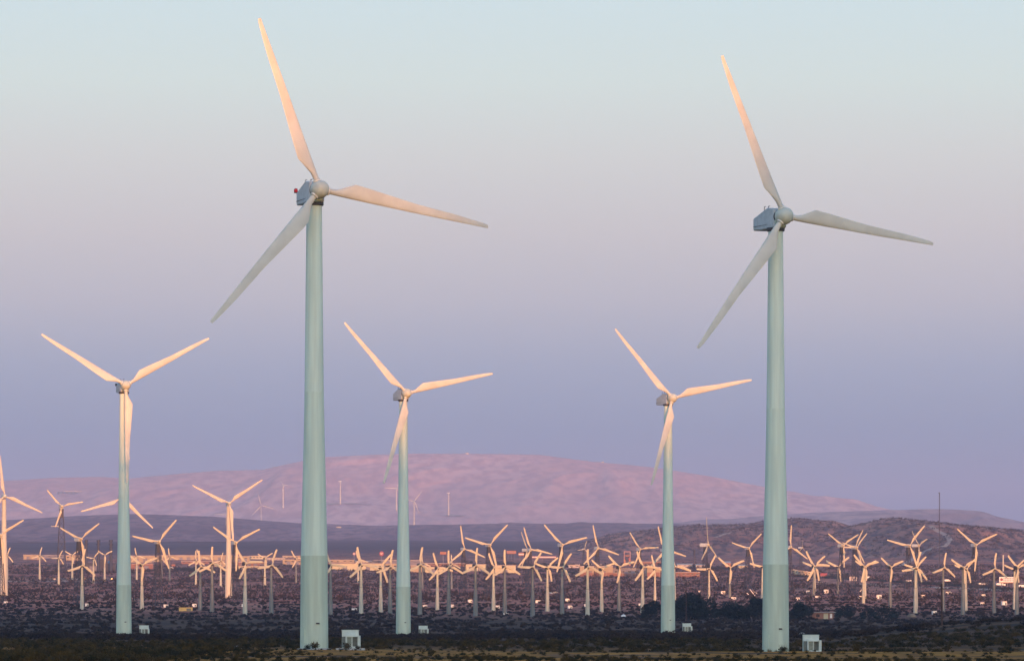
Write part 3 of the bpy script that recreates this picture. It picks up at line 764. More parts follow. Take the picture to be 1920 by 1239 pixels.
# ------------------------------------------------------------------ poles, masts, stacks
def pole(px, top, base, label, w=0.3, arm=True, name='utility_pole', cat='utility pole'):
    X, Y, Z = hit(px, base); h = (HOR-top)/FPX*Y - Z
    r = empty(name, (X, Y, Z)); tag(r, label, cat, 'dark wooden poles')
    MB().lathe([(w*0.6,-0.5),(w*0.38,h)],10).build('pole_shaft', M['wood'], r, smooth=True)
    if arm:
        a = MB().box(-1.3,1.3,-0.08,0.08,h-1.1,h-0.9).build('crossarm', M['wood'], r)
        mb = MB()
        for q in (-1.15,-0.4,0.4,1.15): mb.lathe([(0.07,h-0.9),(0.09,h-0.7)],8,'z',(q,0,0))
        mb.build('insulators', M['white'], a)
pole(492.8,1077,1158,'dark wooden pole standing left of the tallest turbine')
pole(1286.5,1086,1164,'dark wooden pole in front of the biggest dark tree clump', w=0.34)
pole(1766,1094,1172,'dark wooden pole just right of the thin mast', w=0.34)
pole(216.5,1079,1164,'dark wooden pole close to the left side of the leftmost giant tower')
pole(1537,1088,1156,'dark wooden pole in front of the ruined hut')

X, Y, Z = hit(1761.4, 1088); h = (HOR-923)/FPX*Y - Z
r = empty('radio_mast', (X, Y, Z)); tag(r, 'very tall thin dark radio mast rising above the brown hills at the right', 'radio mast')
lattice(h, 0.75, 0.65, 60, 0.22).build('mast_lattice', M['steel'], r)
MB().box(-0.9,0.3,-0.2,0.2,h-0.6,h).build('top_bracket', M['steel'], r)
X, Y, Z = hit(1302.6, 1060); h = (HOR-1031)/FPX*Y - Z
r = empty('cell_tower', (X, Y, Z)); tag(r, 'dark latticed cell tower right of the tall turbine before the trees', 'cell tower')
lattice(h, 3.2, 1.8, 8, 0.5).build('tower_lattice', M['steel'], r)
MB().lathe([(1.5,h*0.68),(1.6,h*0.7),(1.6,h)],12).build('antenna_drum', M['steel'], r, smooth=True)
X, Y, Z = hit(1881, 1071); h = (HOR-1041)/FPX*Y - Z
r = empty('steel_monopole', (X, Y, Z)); tag(r, 'pale pinkish bare pole standing above the white billboard', 'monopole')
MB().lathe([(0.8,-1),(0.7,h)],12).build('pole_shaft', M['far_white'], r, smooth=True)
MB().lathe([(0.95,h),(0.95,h+0.5)],12).build('top_plate', M['far_white'], r)
for px, lb in ((161.5,'leftmost dark power-plant chimney, right of the dark-bladed lattice turbine'),(184.5,'middle one of the three dark power-plant chimneys'),(208,'rightmost dark chimney, nearest the leftmost giant tower')):
    X, Y, Z = hit(px, 1070); h = (HOR-1012)/FPX*Y - Z
    r = empty('chimney', (X, Y, Z)); tag(r, lb, 'chimney', 'power plant chimneys')
    MB().lathe([(1.7,-1),(1.35,h)],20).build('stack', M['steel'], r, smooth=True)
    MB().lathe([(2.2,h-5.0),(2.2,h-3.9)],20).build('upper_platform', M['steel'], r)
    MB().lathe([(1.9,h-1.6),(1.9,h+0.2)],20).build('rim', M['steel'], r)
X, Y, Z = hit(186, 1070); h = 14
r = empty('power_plant', (X, Y+6, Z)); tag(r, 'low dark power-plant block at the foot of the chimneys', 'power plant')
MB().box(-14,16,0,14,-3,8).build('boiler_hall', M['steel'], r); MB().box(-3,6,2,12,8.003,12).build('upper_block', M['steel'], r)
MB().box(-10,-2,-4,-0.01,-3,5).build('side_annex', M['greywall'], r)
X, Y, Z = hit(204.5, 1069); h = (HOR-1051)/FPX*Y - Z
r = empty('storage_silo', (X, Y, Z)); tag(r, 'tall blue silo left of the leftmost giant tower', 'silo')
MB().lathe([(1.6,-1),(1.6,h-1),(0.9,h)],20).build('silo_shell', M['blue'], r, smooth=True)
MB().box(-2.0,-1.5,-1.7,-1.3,-1,h-1).build('ladder', M['dark'], r)
X, Y, Z = hit(188, 1068.5)
r = empty('storage_tank', (X, Y, Z)); tag(r, 'round white domed tank below the chimneys', 'tank')
MB().lathe([(2.2,-1),(2.2,2.6),(1.9,4.2),(0.8,5.2)],20).build('tank_shell', M['white'], r, smooth=True)
MB().lathe([(0.5,5.2),(0.5,5.5)],10).build('tank_hatch', M['white'], r)
X, Y, Z = hit(325, 1067)
for dx, w, m_, h0, h1, lb in ((0.0,2.6,'orange',3.2,5.6,'round orange water tank raised on legs right of the lattice-turbine blade'),(-1.6,3.0,'white',-1,2.4,'low white tank beneath the raised orange tank')):
    r = empty('storage_tank', (X+dx, Y+(0 if h0 > 0 else -5), Z)); tag(r, lb, 'tank')
    if h0 > 0:
        for q in ((-1.5,-1.5),(1.5,-1.5),(1.5,1.5),(-1.5,1.5)): MB().bar((q[0],q[1],-1),(q[0],q[1],h0),0.3).build('leg', M['steel'], r)
    MB().lathe([(w*0.7,h0),(w,h0+(h1-h0)*0.3),(w,h0+(h1-h0)*0.75),(w*0.5,h1+0.5)],20).build('tank_shell', M[m_], r, smooth=True)

# ------------------------------------------------------------------ buildings
def building(px0, px1, top, base, m_, label, depth=22, roof='flat', bays=0, doors=0, windows=0, roofm='roof', cat='building', name='warehouse', group='low buildings on the far side of the plain', over=0.5, ymin=380, push=0, band=None):
    X0, Y, _ = hit((px0+px1)/2, base, ymin); Y += push
    zb = (HOR-base)/FPX*Y; xa = (px0-960)/FPX*Y; xb = (px1-960)/FPX*Y; h = (HOR-top)/FPX*Y - zb; w = xb-xa
    r = empty(name, ((xa+xb)/2, Y, zb)); tag(r, label, cat, group)
    body = MB().box(-w/2,w/2,0,depth,-3,h).build('walls', M[m_], r)
    if roof == 'flat':
        MB().box(-w/2-over,w/2+over,-over,depth+over,h+0.003,h+max(0.5,h*0.08)).build('roof', M[roofm], r)
    else:
        rh = h*0.45
        rf = MB().add([(-w/2-over,-over,h+0.003),(w/2+over,-over,h+0.003),(w/2+over,depth+over,h+0.003),(-w/2-over,depth+over,h+0.003),(-w/2-over,depth/2,h+rh),(w/2+over,depth/2,h+rh)],
                 [(0,1,5,4),(2,3,4,5),(0,4,3),(1,2,5),(0,3,2,1)]).build('roof', M[roofm], r)
    for i in range(bays):
        x = -w/2+w*(i+1)/(bays+1); MB().box(x-0.25,x+0.25,-0.3,-0.003,-3,h-0.01).build('pilaster', M[m_], r)
    for i in range(doors):
        x = -w/2+w*(i+0.7)/(doors+0.4); dw = min(2.2, w*0.2)
        d_ = MB().box(x-dw,x+dw,-0.12,-0.003,0,min(h*0.6,4.5)).build('loading_door', M['greywall'], r)
        MB().box(x-dw-0.25,x+dw+0.25,-0.35,-0.124,min(h*0.6,4.5),min(h*0.6,4.5)+0.35).build('door_canopy', M['dark'], d_)
    for i in range(windows):
        x = -w/2+w*(i+0.5)/windows; ww = min(1.4, w/windows*0.3)
        wn = MB().box(x-ww,x+ww,-0.08,-0.003,h*0.5,h*0.75).build('window', M['glass'], r)
        MB().box(x-ww-0.15,x+ww+0.15,-0.2,-0.084,h*0.5-0.25,h*0.5).build('sill', M['roof'], wn)
    if band:
        MB().box(-w/2,w/2,-0.15,-0.003,0,h*band[0]).build('wall_base', M[band[1]], r)
    return r
building(44,76,1040,1048,'peach','low pale orange shed near the left edge behind a far turbine',doors=2,bays=2)
building(76,120,1041,1046,'greywall','long dim low shed between the two left-hand far turbines',windows=4,name='shed')
building(123,150,1041,1050,'peach','small peach block left of the power-plant chimneys',windows=3,name='office_block')
building(245,300,1042,1054,'peach','orange-lit warehouse just right of the leftmost giant tower',doors=3,bays=5,depth=30)
building(245,287,1057,1066,'brick','reddish low shed in front of the orange-lit warehouse',doors=2,depth=12,name='shed')
building(300,436,1041,1051,'peach','very long pink-orange warehouse left of the tall V-bladed tower',doors=9,bays=14,depth=40,push=60)
building(340,436,1052,1057,'brick','low dull red wing in front of the very long warehouse',windows=10,depth=10,name='shed')
building(402,424,1055,1062,'peach','small orange block beside the foot of the tall V-bladed tower',doors=1,depth=8,name='shed')
building(440,468,1043,1053,'peach','peach warehouse directly right of the tall V-bladed tower',doors=2,windows=2)
building(467,498,1042,1048,'cream','low cream block with dark openings behind the far turbine with raised blades',windows=5,name='office_block')
building(446,500,1054,1060,'brick','low red-brown range left of the shaded turbine near the wooden pole',doors=4,depth=12,name='shed')
building(447,506,1061.5,1064.5,'cream','long thin cream canopy at the near side of the plain buildings',depth=8,name='canopy',windows=3)
building(500,534,1046,1049.5,'roof','long thin white-roofed range left of the tallest tower',name='shed',windows=6)
building(530,568,1042,1047,'peach','upper peach range just left of the tallest tower',name='shed',windows=5,push=120)
building(530,568,1049,1058,'peach','orange block touching the left side of the tallest tower',doors=2,windows=3)
building(616,664,1049.5,1056,'peach','upper orange warehouse right of the tallest tower',bays=4,windows=4,push=80,depth=30)
building(617,720,1056.5,1069.5,'cream','long bright cream warehouse with a pale roof line right of the tallest tower',bays=5,doors=2,depth=40)
building(664,700,1052,1056,'roof','white-roofed range behind the bright cream warehouse',name='shed',windows=4,roof='gable',push=90)
building(700,745,1050,1056,'greywall','dark-fronted shed with a bright roof edge left of the middle tall tower',name='shed',push=60,doors=3)
building(712,745,1057,1068,'peach','cluttered peach block left of the middle tall tower',windows=4)
building(769,790,1050,1060,'greywall','dark-fronted shed right of the middle tall tower',name='shed',doors=1)
building(770,800,1060,1072,'peach','orange wall right of the middle tall tower',bays=2,depth=10)
building(800,872,1056,1061,'brick','long low reddish range under the pair of lattice turbines',windows=8,name='shed')
building(797,830,1063,1073,'cream','low cream block behind the sunlit second turbine right of the middle tower',doors=1)
building(872,912,1058,1071,'cream','cream block behind the teal-shaded turbine',doors=2,bays=2)
building(928,967,1060,1073.5,'cream','bright cream shed below the orange canopy',bays=3,doors=1,depth=25)
building(1066,1087,1059,1064,'roof','small grey-white shed right of the wide V-bladed lattice turbine',name='shed',windows=2)
building(1087,1149,1062,1080,'peach','broad peach warehouse with an orange base left of the grey shed front',bays=4,doors=2,depth=40,band=(0.4,'brick'))
building(1060,1128,1058,1062,'roof','white-roofed long range behind the broad peach warehouse',name='shed',windows=6,push=160)
building(1149,1212,1066,1080,'greywall','grey-fronted shed with dark bays at the centre right',bays=6,windows=5,depth=36,roofm='peach',band=(0.42,'brick'))
building(1213,1262,1064,1081,'peach','orange-peach warehouse just left of the tall tower before the trees',bays=3,depth=36,band=(0.5,'brick'))
building(1268,1312,1073,1081,'brick','orange-brown low wall building right of the tall tower before the trees',bays=3,windows=5,depth=14)
building(1195,1240,1053,1062,'brick','reddish range behind the sunlit turbine left of the tall tower',name='shed',windows=4,push=120)
building(1270,1298,1058,1063,'roof','small white building right of the tall tower before the trees',name='house',windows=3,roof='gable')
building(1305,1322,1059,1064,'roof','tiny white house left of the sidewise lattice turbine',name='house',windows=2,roof='gable')
building(1360,1370,1055,1063,'orange','small orange house behind the grey-towered turbine',name='house',windows=1,roof='gable')
building(1385,1402,1060,1065,'cream','tiny pale house left of the right-hand giant tower',name='house',windows=2,roof='gable')
for i,(a,b) in enumerate(((1484,1490),(1490.5,1496),(1496.5,1502),(1502.5,1508),(1508.5,1514),(1514.5,1520))):
    building(a,b,1068+0.8*i,1075.5+0.6*i,'cream' if i%2 else 'peach',('first peach','second, cream-coloured','third, peach-coloured','fourth, cream-coloured','fifth, peach-coloured','last cream')[i]+' trailer home counted rightwards from the right-hand giant tower',depth=5,windows=1,name='trailer_home',cat='trailer home',group='row of trailer homes',over=0.2,push=-i*4)
# ruined hut near the trees
X, Y, Z = hit(1547, 1160)
r = empty('hut', (X, Y, Z)); tag(r, 'ruined red-brown hut with a flat pale roof right of the right-hand giant', 'hut')
MB().box(-5.2,3.6,0,5,-1,2.6).build('walls', M['brick'], r)
MB().box(-6.0,4.4,-1.0,6,2.603,2.8).build('roof', M['concrete'], r)
MB().box(-0.6,1.2,-0.05,-0.003,0,2.3).build('doorway', M['cream'], r)
MB().box(-3.6,-2.2,-0.05,-0.003,0.9,2.0).build('window', M['glass'], r)
MB().box(2.0,2.9,-0.05,-0.003,0.4,2.2).build('patch_panel', M['white'], r)
for x in (-5.6,-3.0,4.0): MB().bar((x,-0.9,-1),(x,-0.9,2.6),0.16).build('post', M['wood'], r)
# long building on the far slope
X, Y, Z = hit(133, 926, 14000)
sc_ = Y/FPX
r = empty('hillside_building', (X, Y, Z)); tag(r, 'long flat dark building with a light roof high on the far left slope', 'building')
MB().box(-26*sc_,26*sc_,0,20,-14,4.5*sc_).build('walls', M['blue'], r)
MB().box(-14*sc_,24*sc_,-1,20,4.6*sc_,5.6*sc_).build('roof', M['roof'], r)
for i in range(6): MB().box((-24+8*i)*sc_,(-22+8*i)*sc_,-1.0,-0.01,-12,4.0*sc_).build('buttress', M['steel'], r)
for px, row, w_, lb in ((635,988,9,'small pinkish houses on the purple foothill right of the tallest tower'),(104,986,16,'pale buildings on the foothill behind the high lattice turbine'),(876,850,6,'tiny pale hut on the mountain crest'),(1130,866,4,'tiny pale hut on the right shoulder of the mountain')):
    X, Y, Z = hit(px, row+1, 9000); sc_ = Y/FPX
    r = empty('house', (X, Y, Z)); tag(r, lb, 'house')
    MB().box(-w_/2*sc_,w_/2*sc_,0,12,-6,1.6*sc_).build('walls', M['cream'], r)
    MB().box(-w_/2*sc_-1,w_/2*sc_+1,-1,13,1.6*sc_+0.01,2.0*sc_).build('roof', M['roof'], r)

# ------------------------------------------------------------------ signs
def text_mesh(txt, size, m_, name):
    cu = D.curves.new(name, 'FONT'); cu.body = txt; cu.size = size; cu.align_x = 'CENTER'; cu.align_y = 'CENTER'; cu.extrude = 0.02
    o = D.objects.new(name, cu); COL.objects.link(o)
    dg = bpy.context.evaluated_depsgraph_get(); me = D.meshes.new_from_object(o.evaluated_get(dg)); me.name = name
    D.objects.remove(o); me.materials.clear(); me.materials.append(m_); return me
def sign(px0, px1, top, bot, base, m_, label, posts=1, name='road_sign', cat='sign', oval=False):
    X, Y, Z = hit((px0+px1)/2, base); sc_ = Y/FPX; w = (px1-px0)*sc_; zt = (HOR-top)*sc_ - Z; zb = (HOR-bot)*sc_ - Z
    r = empty(name, (X, Y, Z)); tag(r, label, cat)
    for i in range(posts):
        x = 0 if posts == 1 else -w*0.35+w*0.7*i/(posts-1)
        MB().bar((x,0.25,-1),(x,0.25,zb+0.3),0.5).build('post', M['greywall'], r)
    if oval: p = MB().lathe([(0.5*w,-0.35),(0.5*w,0.0)],24,'y',(0,0,(zt+zb)/2)).build('sign_face', M[m_], r)
    else: p = MB().box(-w/2,w/2,-0.35,0,zb,zt).build('sign_face', M[m_], r)
    return r, w, zb, zt
r, w, zb, zt = sign(711,720,1033,1042,1056,'red','round red sign with white letters on a pole above the cream warehouse',oval=True)
o = link('lettering', text_mesh('SP', w*0.62, M['white'], 'lettering'), r); o.location = (0,-0.38,(zb+zt)/2); o.rotation_euler = (R_(90),0,0)
r, w, zb, zt = sign(825,837,1034,1038.5,1062,'orange','red-orange rectangular sign on a pole right of the middle tall tower',oval=False)
MB().box(-w/2-0.2,w/2+0.2,-0.4,0.05,zb-0.3,zb-0.01).build('lower_trim', M['red'], r)
r, w, zb, zt = sign(661,667,1035.5,1040,1054,'pink','small round pink sign above the cream warehouse',oval=True)
MB().box(-w*0.3,w*0.3,-0.4,-0.36,(zb+zt)/2-0.3,(zb+zt)/2+0.3).build('white_mark', M['white'], r)
r, w, zb, zt = sign(1538,1551,1074,1079.5,1084,'red','low pinkish red panel before the dark tree strip right of the hut',posts=2)
MB().box(-w/2,w/2,-0.42,-0.352,zb,zb+0.4).build('lower_trim', M['orange'], r)
r, w, zb, zt = sign(1593,1606.5,1080.5,1088.5,1096,'white','small white billboard with reddish print left of the broad-towered turbine pair',posts=2,name='billboard',cat='billboard')
for k in range(2):
    for i in range(6): MB().box(-w*0.42+w*0.145*i,-w*0.42+w*0.145*i+w*0.09,-0.42,-0.353,zb+(zt-zb)*(0.18+0.42*k),zb+(zt-zb)*(0.42+0.42*k)).build('print_mark', M['brick'], r)
r, w, zb, zt = sign(1873.5,1904,1081,1092.5,1103,'white','wide white billboard with a red emblem and orange bottom edge at the far right',posts=3,name='billboard',cat='billboard')
MB().box(-w/2,w/2,-0.44,-0.353,zb,zb+(zt-zb)*0.14).build('orange_edge', M['orange'], r)
hz0 = zb+(zt-zb)*0.58; hr = (zt-zb)*0.24
MB().lathe([(hr,-0.42),(hr,-0.353)],16,'y',(-w*0.36,0,hz0)).build('red_emblem', M['red'], r)
for k in range(2):
    for i in range(7): MB().box(-w*0.24+w*0.1*i,-w*0.24+w*0.1*i+w*0.062,-0.42,-0.353,zb+(zt-zb)*(0.30+0.33*k),zb+(zt-zb)*(0.50+0.33*k)).build('print_mark', M['greywall'], r)
# petrol-station canopies and the pink gantry
def canopy(px0, px1, top, bot, base, m_, label, m2='white'):
    X, Y, Z = hit((px0+px1)/2, base); sc_ = Y/FPX; w = (px1-px0)*sc_; zt = (HOR-top)*sc_-Z; zb = (HOR-bot)*sc_-Z
    r = empty('canopy', (X, Y, Z)); tag(r, label, 'canopy', 'service station canopies')
    MB().box(-w/2,w/2,-1,9,zb,zt).build('canopy_roof', M[m_], r, bevel=0.2)
    MB().box(-w/2+0.3,w/2-0.3,-1.1,-1.003,zb+(zt-zb)*0.35,zb+(zt-zb)*0.6).build('fascia_stripe', M[m2], r)
    for q in (-0.35,0.0,0.35): MB().bar((q*w,3,-1),(q*w,3,zb),0.5).build('post', M['greywall'], r)
canopy(950,968,1032,1037.5,1049,'orange','orange service canopy on thin posts above the cream shed','pink')
canopy(972,991,1035.5,1041.5,1051,'orange','second orange canopy, just right of the first')
canopy(991,1043,1042,1046,1053,'pink','long low pinkish-white canopy behind the wide V-bladed lattice turbine')
X, Y, Z = hit(1176, 1060); sc_ = Y/FPX
r = empty('gantry', (X, Y, Z)); tag(r, 'pale pink H-shaped gantry tower left of the tall turbine before the trees', 'gantry')
h = (HOR-1033)*sc_ - Z
for q in (-1,1):
    MB().box(q*5.5*sc_-0.5,q*5.5*sc_+0.5,-0.5,0.5,-1,h).build('column', M['pink'], r)
    MB().box(q*4.8*sc_-1.0,q*4.8*sc_+1.0,-1.0,1.0,-1,h*0.42).build('column_base', M['orange'], r)
MB().box(-5.5*sc_,5.5*sc_,-0.4,0.4,h*0.93,h-0.01).build('top_beam', M['pink'], r)
MB().box(-3.5*sc_,3.5*sc_,-0.3,0.3,h*0.62,h*0.76).build('sign_board', M['brick'], r)
MB().box(2*sc_,5*sc_,-0.9,-0.5,h*0.42,h*0.52).build('red_panel', M['red'], r)

# ------------------------------------------------------------------ small boxes, debris, vehicles
def small_box(px, base, w, h, label, m_='white', name='equipment_box', cat='equipment box', group='small pale boxes at the turbine feet', d=0.9):
    X, Y, Z = hit(px, base); sc_ = Y/FPX; W = w*sc_; Hh = h*sc_
    r = empty(name, (X, Y, Z), R_(random.uniform(-18,18))); tag(r, label, cat, group)
    MB().box(-W/2,W/2,0,W*d,-0.3,Hh).build('box_body', M[m_], r, bevel=0.04)
    MB().box(-W/2-0.06,W/2+0.06,-0.06,W*d+0.06,Hh+0.003,Hh+0.1).build('lid', M[m_], r)
    MB().box(W*0.05,W*0.38,-0.05,-0.003,0.15,Hh*0.75).build('door', M['cab2'], r)
for a in [(162.5,1137,6,6,'white box at the right foot of the sunlit turbine left of the leftmost giant'),
          (11,1132,7,5,'white box near the left edge below the lattice turbine'),
          (310.5,1138,8,5,'white box below the lattice turbine right of the leftmost giant'),
          (364.5,1137,8,5.5,'larger white box right above the yellow slab'),
          (455,1137,4,5,'white box left of the pale turbine by the tall V-bladed tower'),
          (664.5,1145,10,5,'cream box left of the pale turbine before the cream warehouse'),
          (797,1139,8,5,'white box right of the dark-towered turbine by the middle tall tower'),
          (848.5,1140,5,7,'upright white box right of the shaded turbine under the lattice blade'),
          (882,1129,7,5,'white box standing alone left of the teal-shaded turbine'),
          (933,1140,7,5,'white box at the right foot of the sunlit turbine before the cream shed'),
          (949,1152,9,3,'flat white slab at the foot of the shaded turbine before the cream shed'),
          (1008,1130,8,5,'white box right of the turbine with a blade level to the left'),
          (1064,1128,7,6,'upper white box right of the brownish-shaded turbine'),
          (1069,1140,8,5,'lower white box right of the brownish-shaded turbine'),
          (1040,1112,13,3,'flat orange-lit slab behind the brownish-shaded turbine'),
          (1098,1139,4,7,'narrow white box left of the pale centre-right turbine'),
          (1200,1137,5,6,'white box beside the pale turbine at the edge of the dark trees'),
          (1312,1112,5,5,'white box above the biggest tree clump'),
          (1356,1113,8,5,'white box above the dip between the tree clumps'),
          (1375,1123,8,4,'white box right of the grey-towered turbine behind the trees'),
          (1496,1124,7,4,'white box just right of the right-hand giant tower'),
          (1515,1111,7,4,'pinkish white box above the pair of turbines behind the hut'),
          (1548.5,1112,8,7,'round-cornered white box right of the pole before the hut'),
          (1533,1120,9,3,'flat white slab behind the ruined hut'),
          (1613.5,1122,7,5,'white box left of the broad turbine tower right of the white sign'),
          (1614,1109,6,4,'dim white box behind the broad tower right of the white sign'),
          (1648,1122,9,7,'biggest white box, alone between two small turbines at the right'),
          (1730,1120,8,5,'white box right of the broad pale tower left of the mast'),
          (1753,1151,8,6,'white-topped box left of the dark pole near the mast'),
          (1778,1113,9,4,'orange-lit box right of the thin mast'),
          (1844,1118,7,4,'upper white box right of the overlapping turbine pair'),
          (1842,1133,7,4,'lower white box right of the overlapping turbine pair'),
          (1884,1134,9,7,'big white box under the billboard')]:
    small_box(*a)
small_box(348.5,1145,25,6.5,'long yellow slab lying on the scrub right of the leftmost giant',m_='yellow',name='covered_stack',cat='covered stack',group='covered stacks in the scrub',d=0.3)
# boulders
def boulder(px, base, w, h, label, m_='stone', name='boulder', cat='boulder'):
    X, Y, Z = hit(px, base); sc_ = Y/FPX; n = 12; V = []; F = []
    rr = random.Random(int(px))
    import bmesh
    bm = bmesh.new(); bmesh.ops.create_icosphere(bm, subdivisions=2, radius=1)
    for v in bm.verts:
        k = 1+0.25*(rr.random()-0.5); v.co = Vector((v.co.x*w/2*sc_*k, v.co.y*w/2.4*sc_*k, max(-0.3, v.co.z)*h*sc_*k))
    me = D.meshes.new(name); bm.to_mesh(me); bm.free(); me.materials.append(M[m_])
    o = link(name, me); o.location = (X, Y, Z); tag(o, label, cat, 'boulders and mounds'); return o
boulder(360,1215,15,4,'pale boulder on the sandy strip left of the tallest turbine')
boulder(445,1216,16,6.5,'bigger pale boulder nearer the tallest turbine base')
boulder(741,1218,6,2.5,'tiny white stone right of the big transformer cabinet')
boulder(1169,1156,10,5,'rounded tan mound at the foot of the dim turbine before the grey shed','white')
boulder(1709,1156,16,7,'rounded tan mound left of the broad pale turbine tower','path')
boulder(1504,1191,14,6,'tan rock behind the right-hand transformer cabinet')
# dismantled blades
for px0, y0, px1, y1, lb in ((1406,1104,1416,1117,'white dismantled blade propped steeply left of the right-hand giant'),(1400,1111,1409,1118,'white dismantled blade lying low, leftmost of the three'),(1412,1108,1420,1112,'short white dismantled blade, rightmost of the three')):
    X, Y, Z = hit((px0+px1)/2, y1); sc_ = Y/FPX
    a = Vector(((px0-960)*sc_, Y, (HOR-y0)*sc_)); b = Vector(((px1-960)*sc_, Y-0.6, (HOR-y1)*sc_))
    o = MB().bar(a, b, 0.45).build('dismantled_blade', M['white'], None, bevel=0.12); tag(o, lb, 'turbine blade', 'dismantled blades')
# vehicles
def vehicle(X, Y, Z, L_, Hh, m_, label, kind, rz=0, group=None, detail=True):
    r = empty(kind, (X, Y, Z), rz); tag(r, label, 'car' if kind == 'parked_car' else 'truck', group)
    W = 1.8 if kind == 'parked_car' else 2.4
    if kind == 'parked_car':
        V = [(-L_/2,0.35),(L_/2,0.35),(L_/2,0.85),(L_*0.28,0.95),(L_*0.16,Hh),(-L_*0.24,Hh),(-L_*0.38,0.95),(-L_/2,0.9)]
        n = len(V); vs = [(x,-W/2,z) for x,z in V]+[(x,W/2,z) for x,z in V]
        MB().add(vs, [tuple(range(n)), tuple(range(2*n-1,n-1,-1))]+[(i,(i+1)%n,(i+1)%n+n,i+n) for i in range(n)]).build('body', M[m_], r)
        MB().box(-L_*0.2,L_*0.13,-W/2-0.01,W/2+0.01,0.95,Hh-0.12).build('windows', M['glass'], r)
    else:
        MB().box(-L_/2,L_*0.25,-W/2,W/2,0.9,Hh).build('cargo_box', M[m_], r, bevel=0.05)
        cb = MB().box(L_*0.28,L_/2,-W/2+0.1,W/2-0.1,0.5,Hh*0.75).build('cab', M[m_], r, bevel=0.15)
        MB().box(L_*0.5,L_*0.5+0.03,-W/2+0.3,W/2-0.3,Hh*0.45,Hh*0.68).build('windscreen', M['glass'], cb)
    for q in (-0.3,0.32):
        for s_ in (-1,1): MB().lathe([(0.36,-0.12),(0.36,0.12)],12,'y',(q*L_,s_*(W/2-0.1),0.36)).build('wheel', M['tyre'], r)
for i in range(26):
    px = 82+5.1*i+random.uniform(-0.8,0.8)
    if 213 < px < 250: continue
    X, Y, Z = hit(px, 1087+random.uniform(-0.6,0.6))
    vehicle(X, Y, Z, 2.9+random.random()*1.2, 1.5+0.4*random.random(), 'car2' if i in (4,11,12) else 'car1', 'parked silver car in the line along the pale road at the left' if i in (4,11,12) else 'dark car in the parked line along the pale road at the left', 'parked_car', R_(random.uniform(-8,8)), 'cars parked along the far left road')
for px, row, lb in ((1843,1098,'white truck on the road left of the far right tree'),(1876,1098.5,'white truck on the road just below the billboard'),(1918.5,1102,'pinkish white truck at the right edge of the road'),(1705,1092.5,'white truck alone on the road left of the broad pale turbine'),(1628,1085.5,'white truck at the left end of the road at the right'),(1776,1091,'small white truck by the dark trees right of the mast')):
    X, Y, Z = hit(px, row); vehicle(X, Y, Z, 5.2 if px < 1830 and px != 1705 else 7.5, 2.4, 'white', lb, 'box_truck', R_(12), 'white trucks on the far road')

# ------------------------------------------------------------------ tracks and roads, draped on the terrain
def ribbon(pts, w, m_, name='dirt_track', ymin=380, lift=0.35, n=60):
    P = []
    for (a, b), (c, d) in zip(pts[:-1], pts[1:]):
        for i in range(n):
            t = i/n; P.append(hit(a+(c-a)*t, b+(d-b)*t, ymin))
    P.append(hit(*pts[-1], ymin)); V = []; F = []
    P = np.array(P); k = np.hanning(9); k /= k.sum()
    xy = np.stack([np.convolve(np.pad(P[:,i],4,mode='edge'),k,mode='valid') for i in (0,1)],-1)
    for i in range(len(xy)):
        t = xy[min(i+1,len(xy)-1)]-xy[max(i-1,0)]; t = t/(np.linalg.norm(t)+1e-9); nrm = np.array([-t[1],t[0]])
        ww = w*(0.8+0.4*random.random())
        for s_ in (-1,1):
            q = xy[i]+nrm*ww/2*s_; V.append((q[0],q[1],float(Hgt(q[0],q[1]))+lift))
    for i in range(len(xy)-1): F.append((2*i,2*i+1,2*i+3,2*i+2))
    tag(link(name, npmesh(name, V, F, M[m_])), kind='structure')
ribbon([(1690,1062),(1712,1048),(1740,1030),(1775,1022)], 7, 'track', ymin=4500, lift=0.6)
ribbon([(1745,986),(1758,996),(1776,1004),(1782,1014),(1770,1026)], 7, 'track', ymin=4500, lift=0.6)
ribbon([(1341,1008),(1368,998)], 9, 'track', ymin=5000, lift=0.6)
ribbon([(0,1089.5),(110,1089),(215,1089.8)], 22, 'track', 'road', lift=0.15)
ribbon([(1600,1094),(1740,1100),(1920,1108)], 22, 'track', 'road', lift=0.15)
ribbon([(245,1122.5),(330,1122),(430,1123),(560,1123.5)], 8, 'track', 'road', lift=0.15)
ribbon([(610,945.5),(640,944.5),(700,947)], 30, 'track', 'levelled_pad', ymin=14000, lift=3, n=12)
ribbon([(828,967.5),(845,966.5),(870,968)], 30, 'track', 'levelled_pad', ymin=14000, lift=3, n=12)

# ------------------------------------------------------------------ vegetation
def leaf_cloud(centres, radii, n, ls, rnd, flat=0.8):
    """n triangles scattered through the ellipsoids -> (V,F)"""
    k = rnd.integers(0, len(centres), n); C = np.asarray(centres, float)[k]; Rr = np.asarray(radii, float)[k]
    d = rnd.normal(size=(n,3)); d /= np.linalg.norm(d, axis=1)[:,None]
    rad = (0.35+0.65*rnd.random(n)**0.5)[:,None]*(1+0.25*rnd.normal(size=(n,1))*0.5)
    P = C + d*rad*Rr
    u = rnd.normal(size=(n,3)); u /= np.linalg.norm(u,axis=1)[:,None]
    w = rnd.normal(size=(n,3)); w -= (w*u).sum(1)[:,None]*u; w /= np.linalg.norm(w,axis=1)[:,None]
    s = (ls*(0.6+0.8*rnd.random(n)))[:,None]
    V = np.stack([P-u*s, P+u*s, P+w*s*1.3], 1).reshape(-1,3)
    return V, np.arange(3*n).reshape(-1,3)
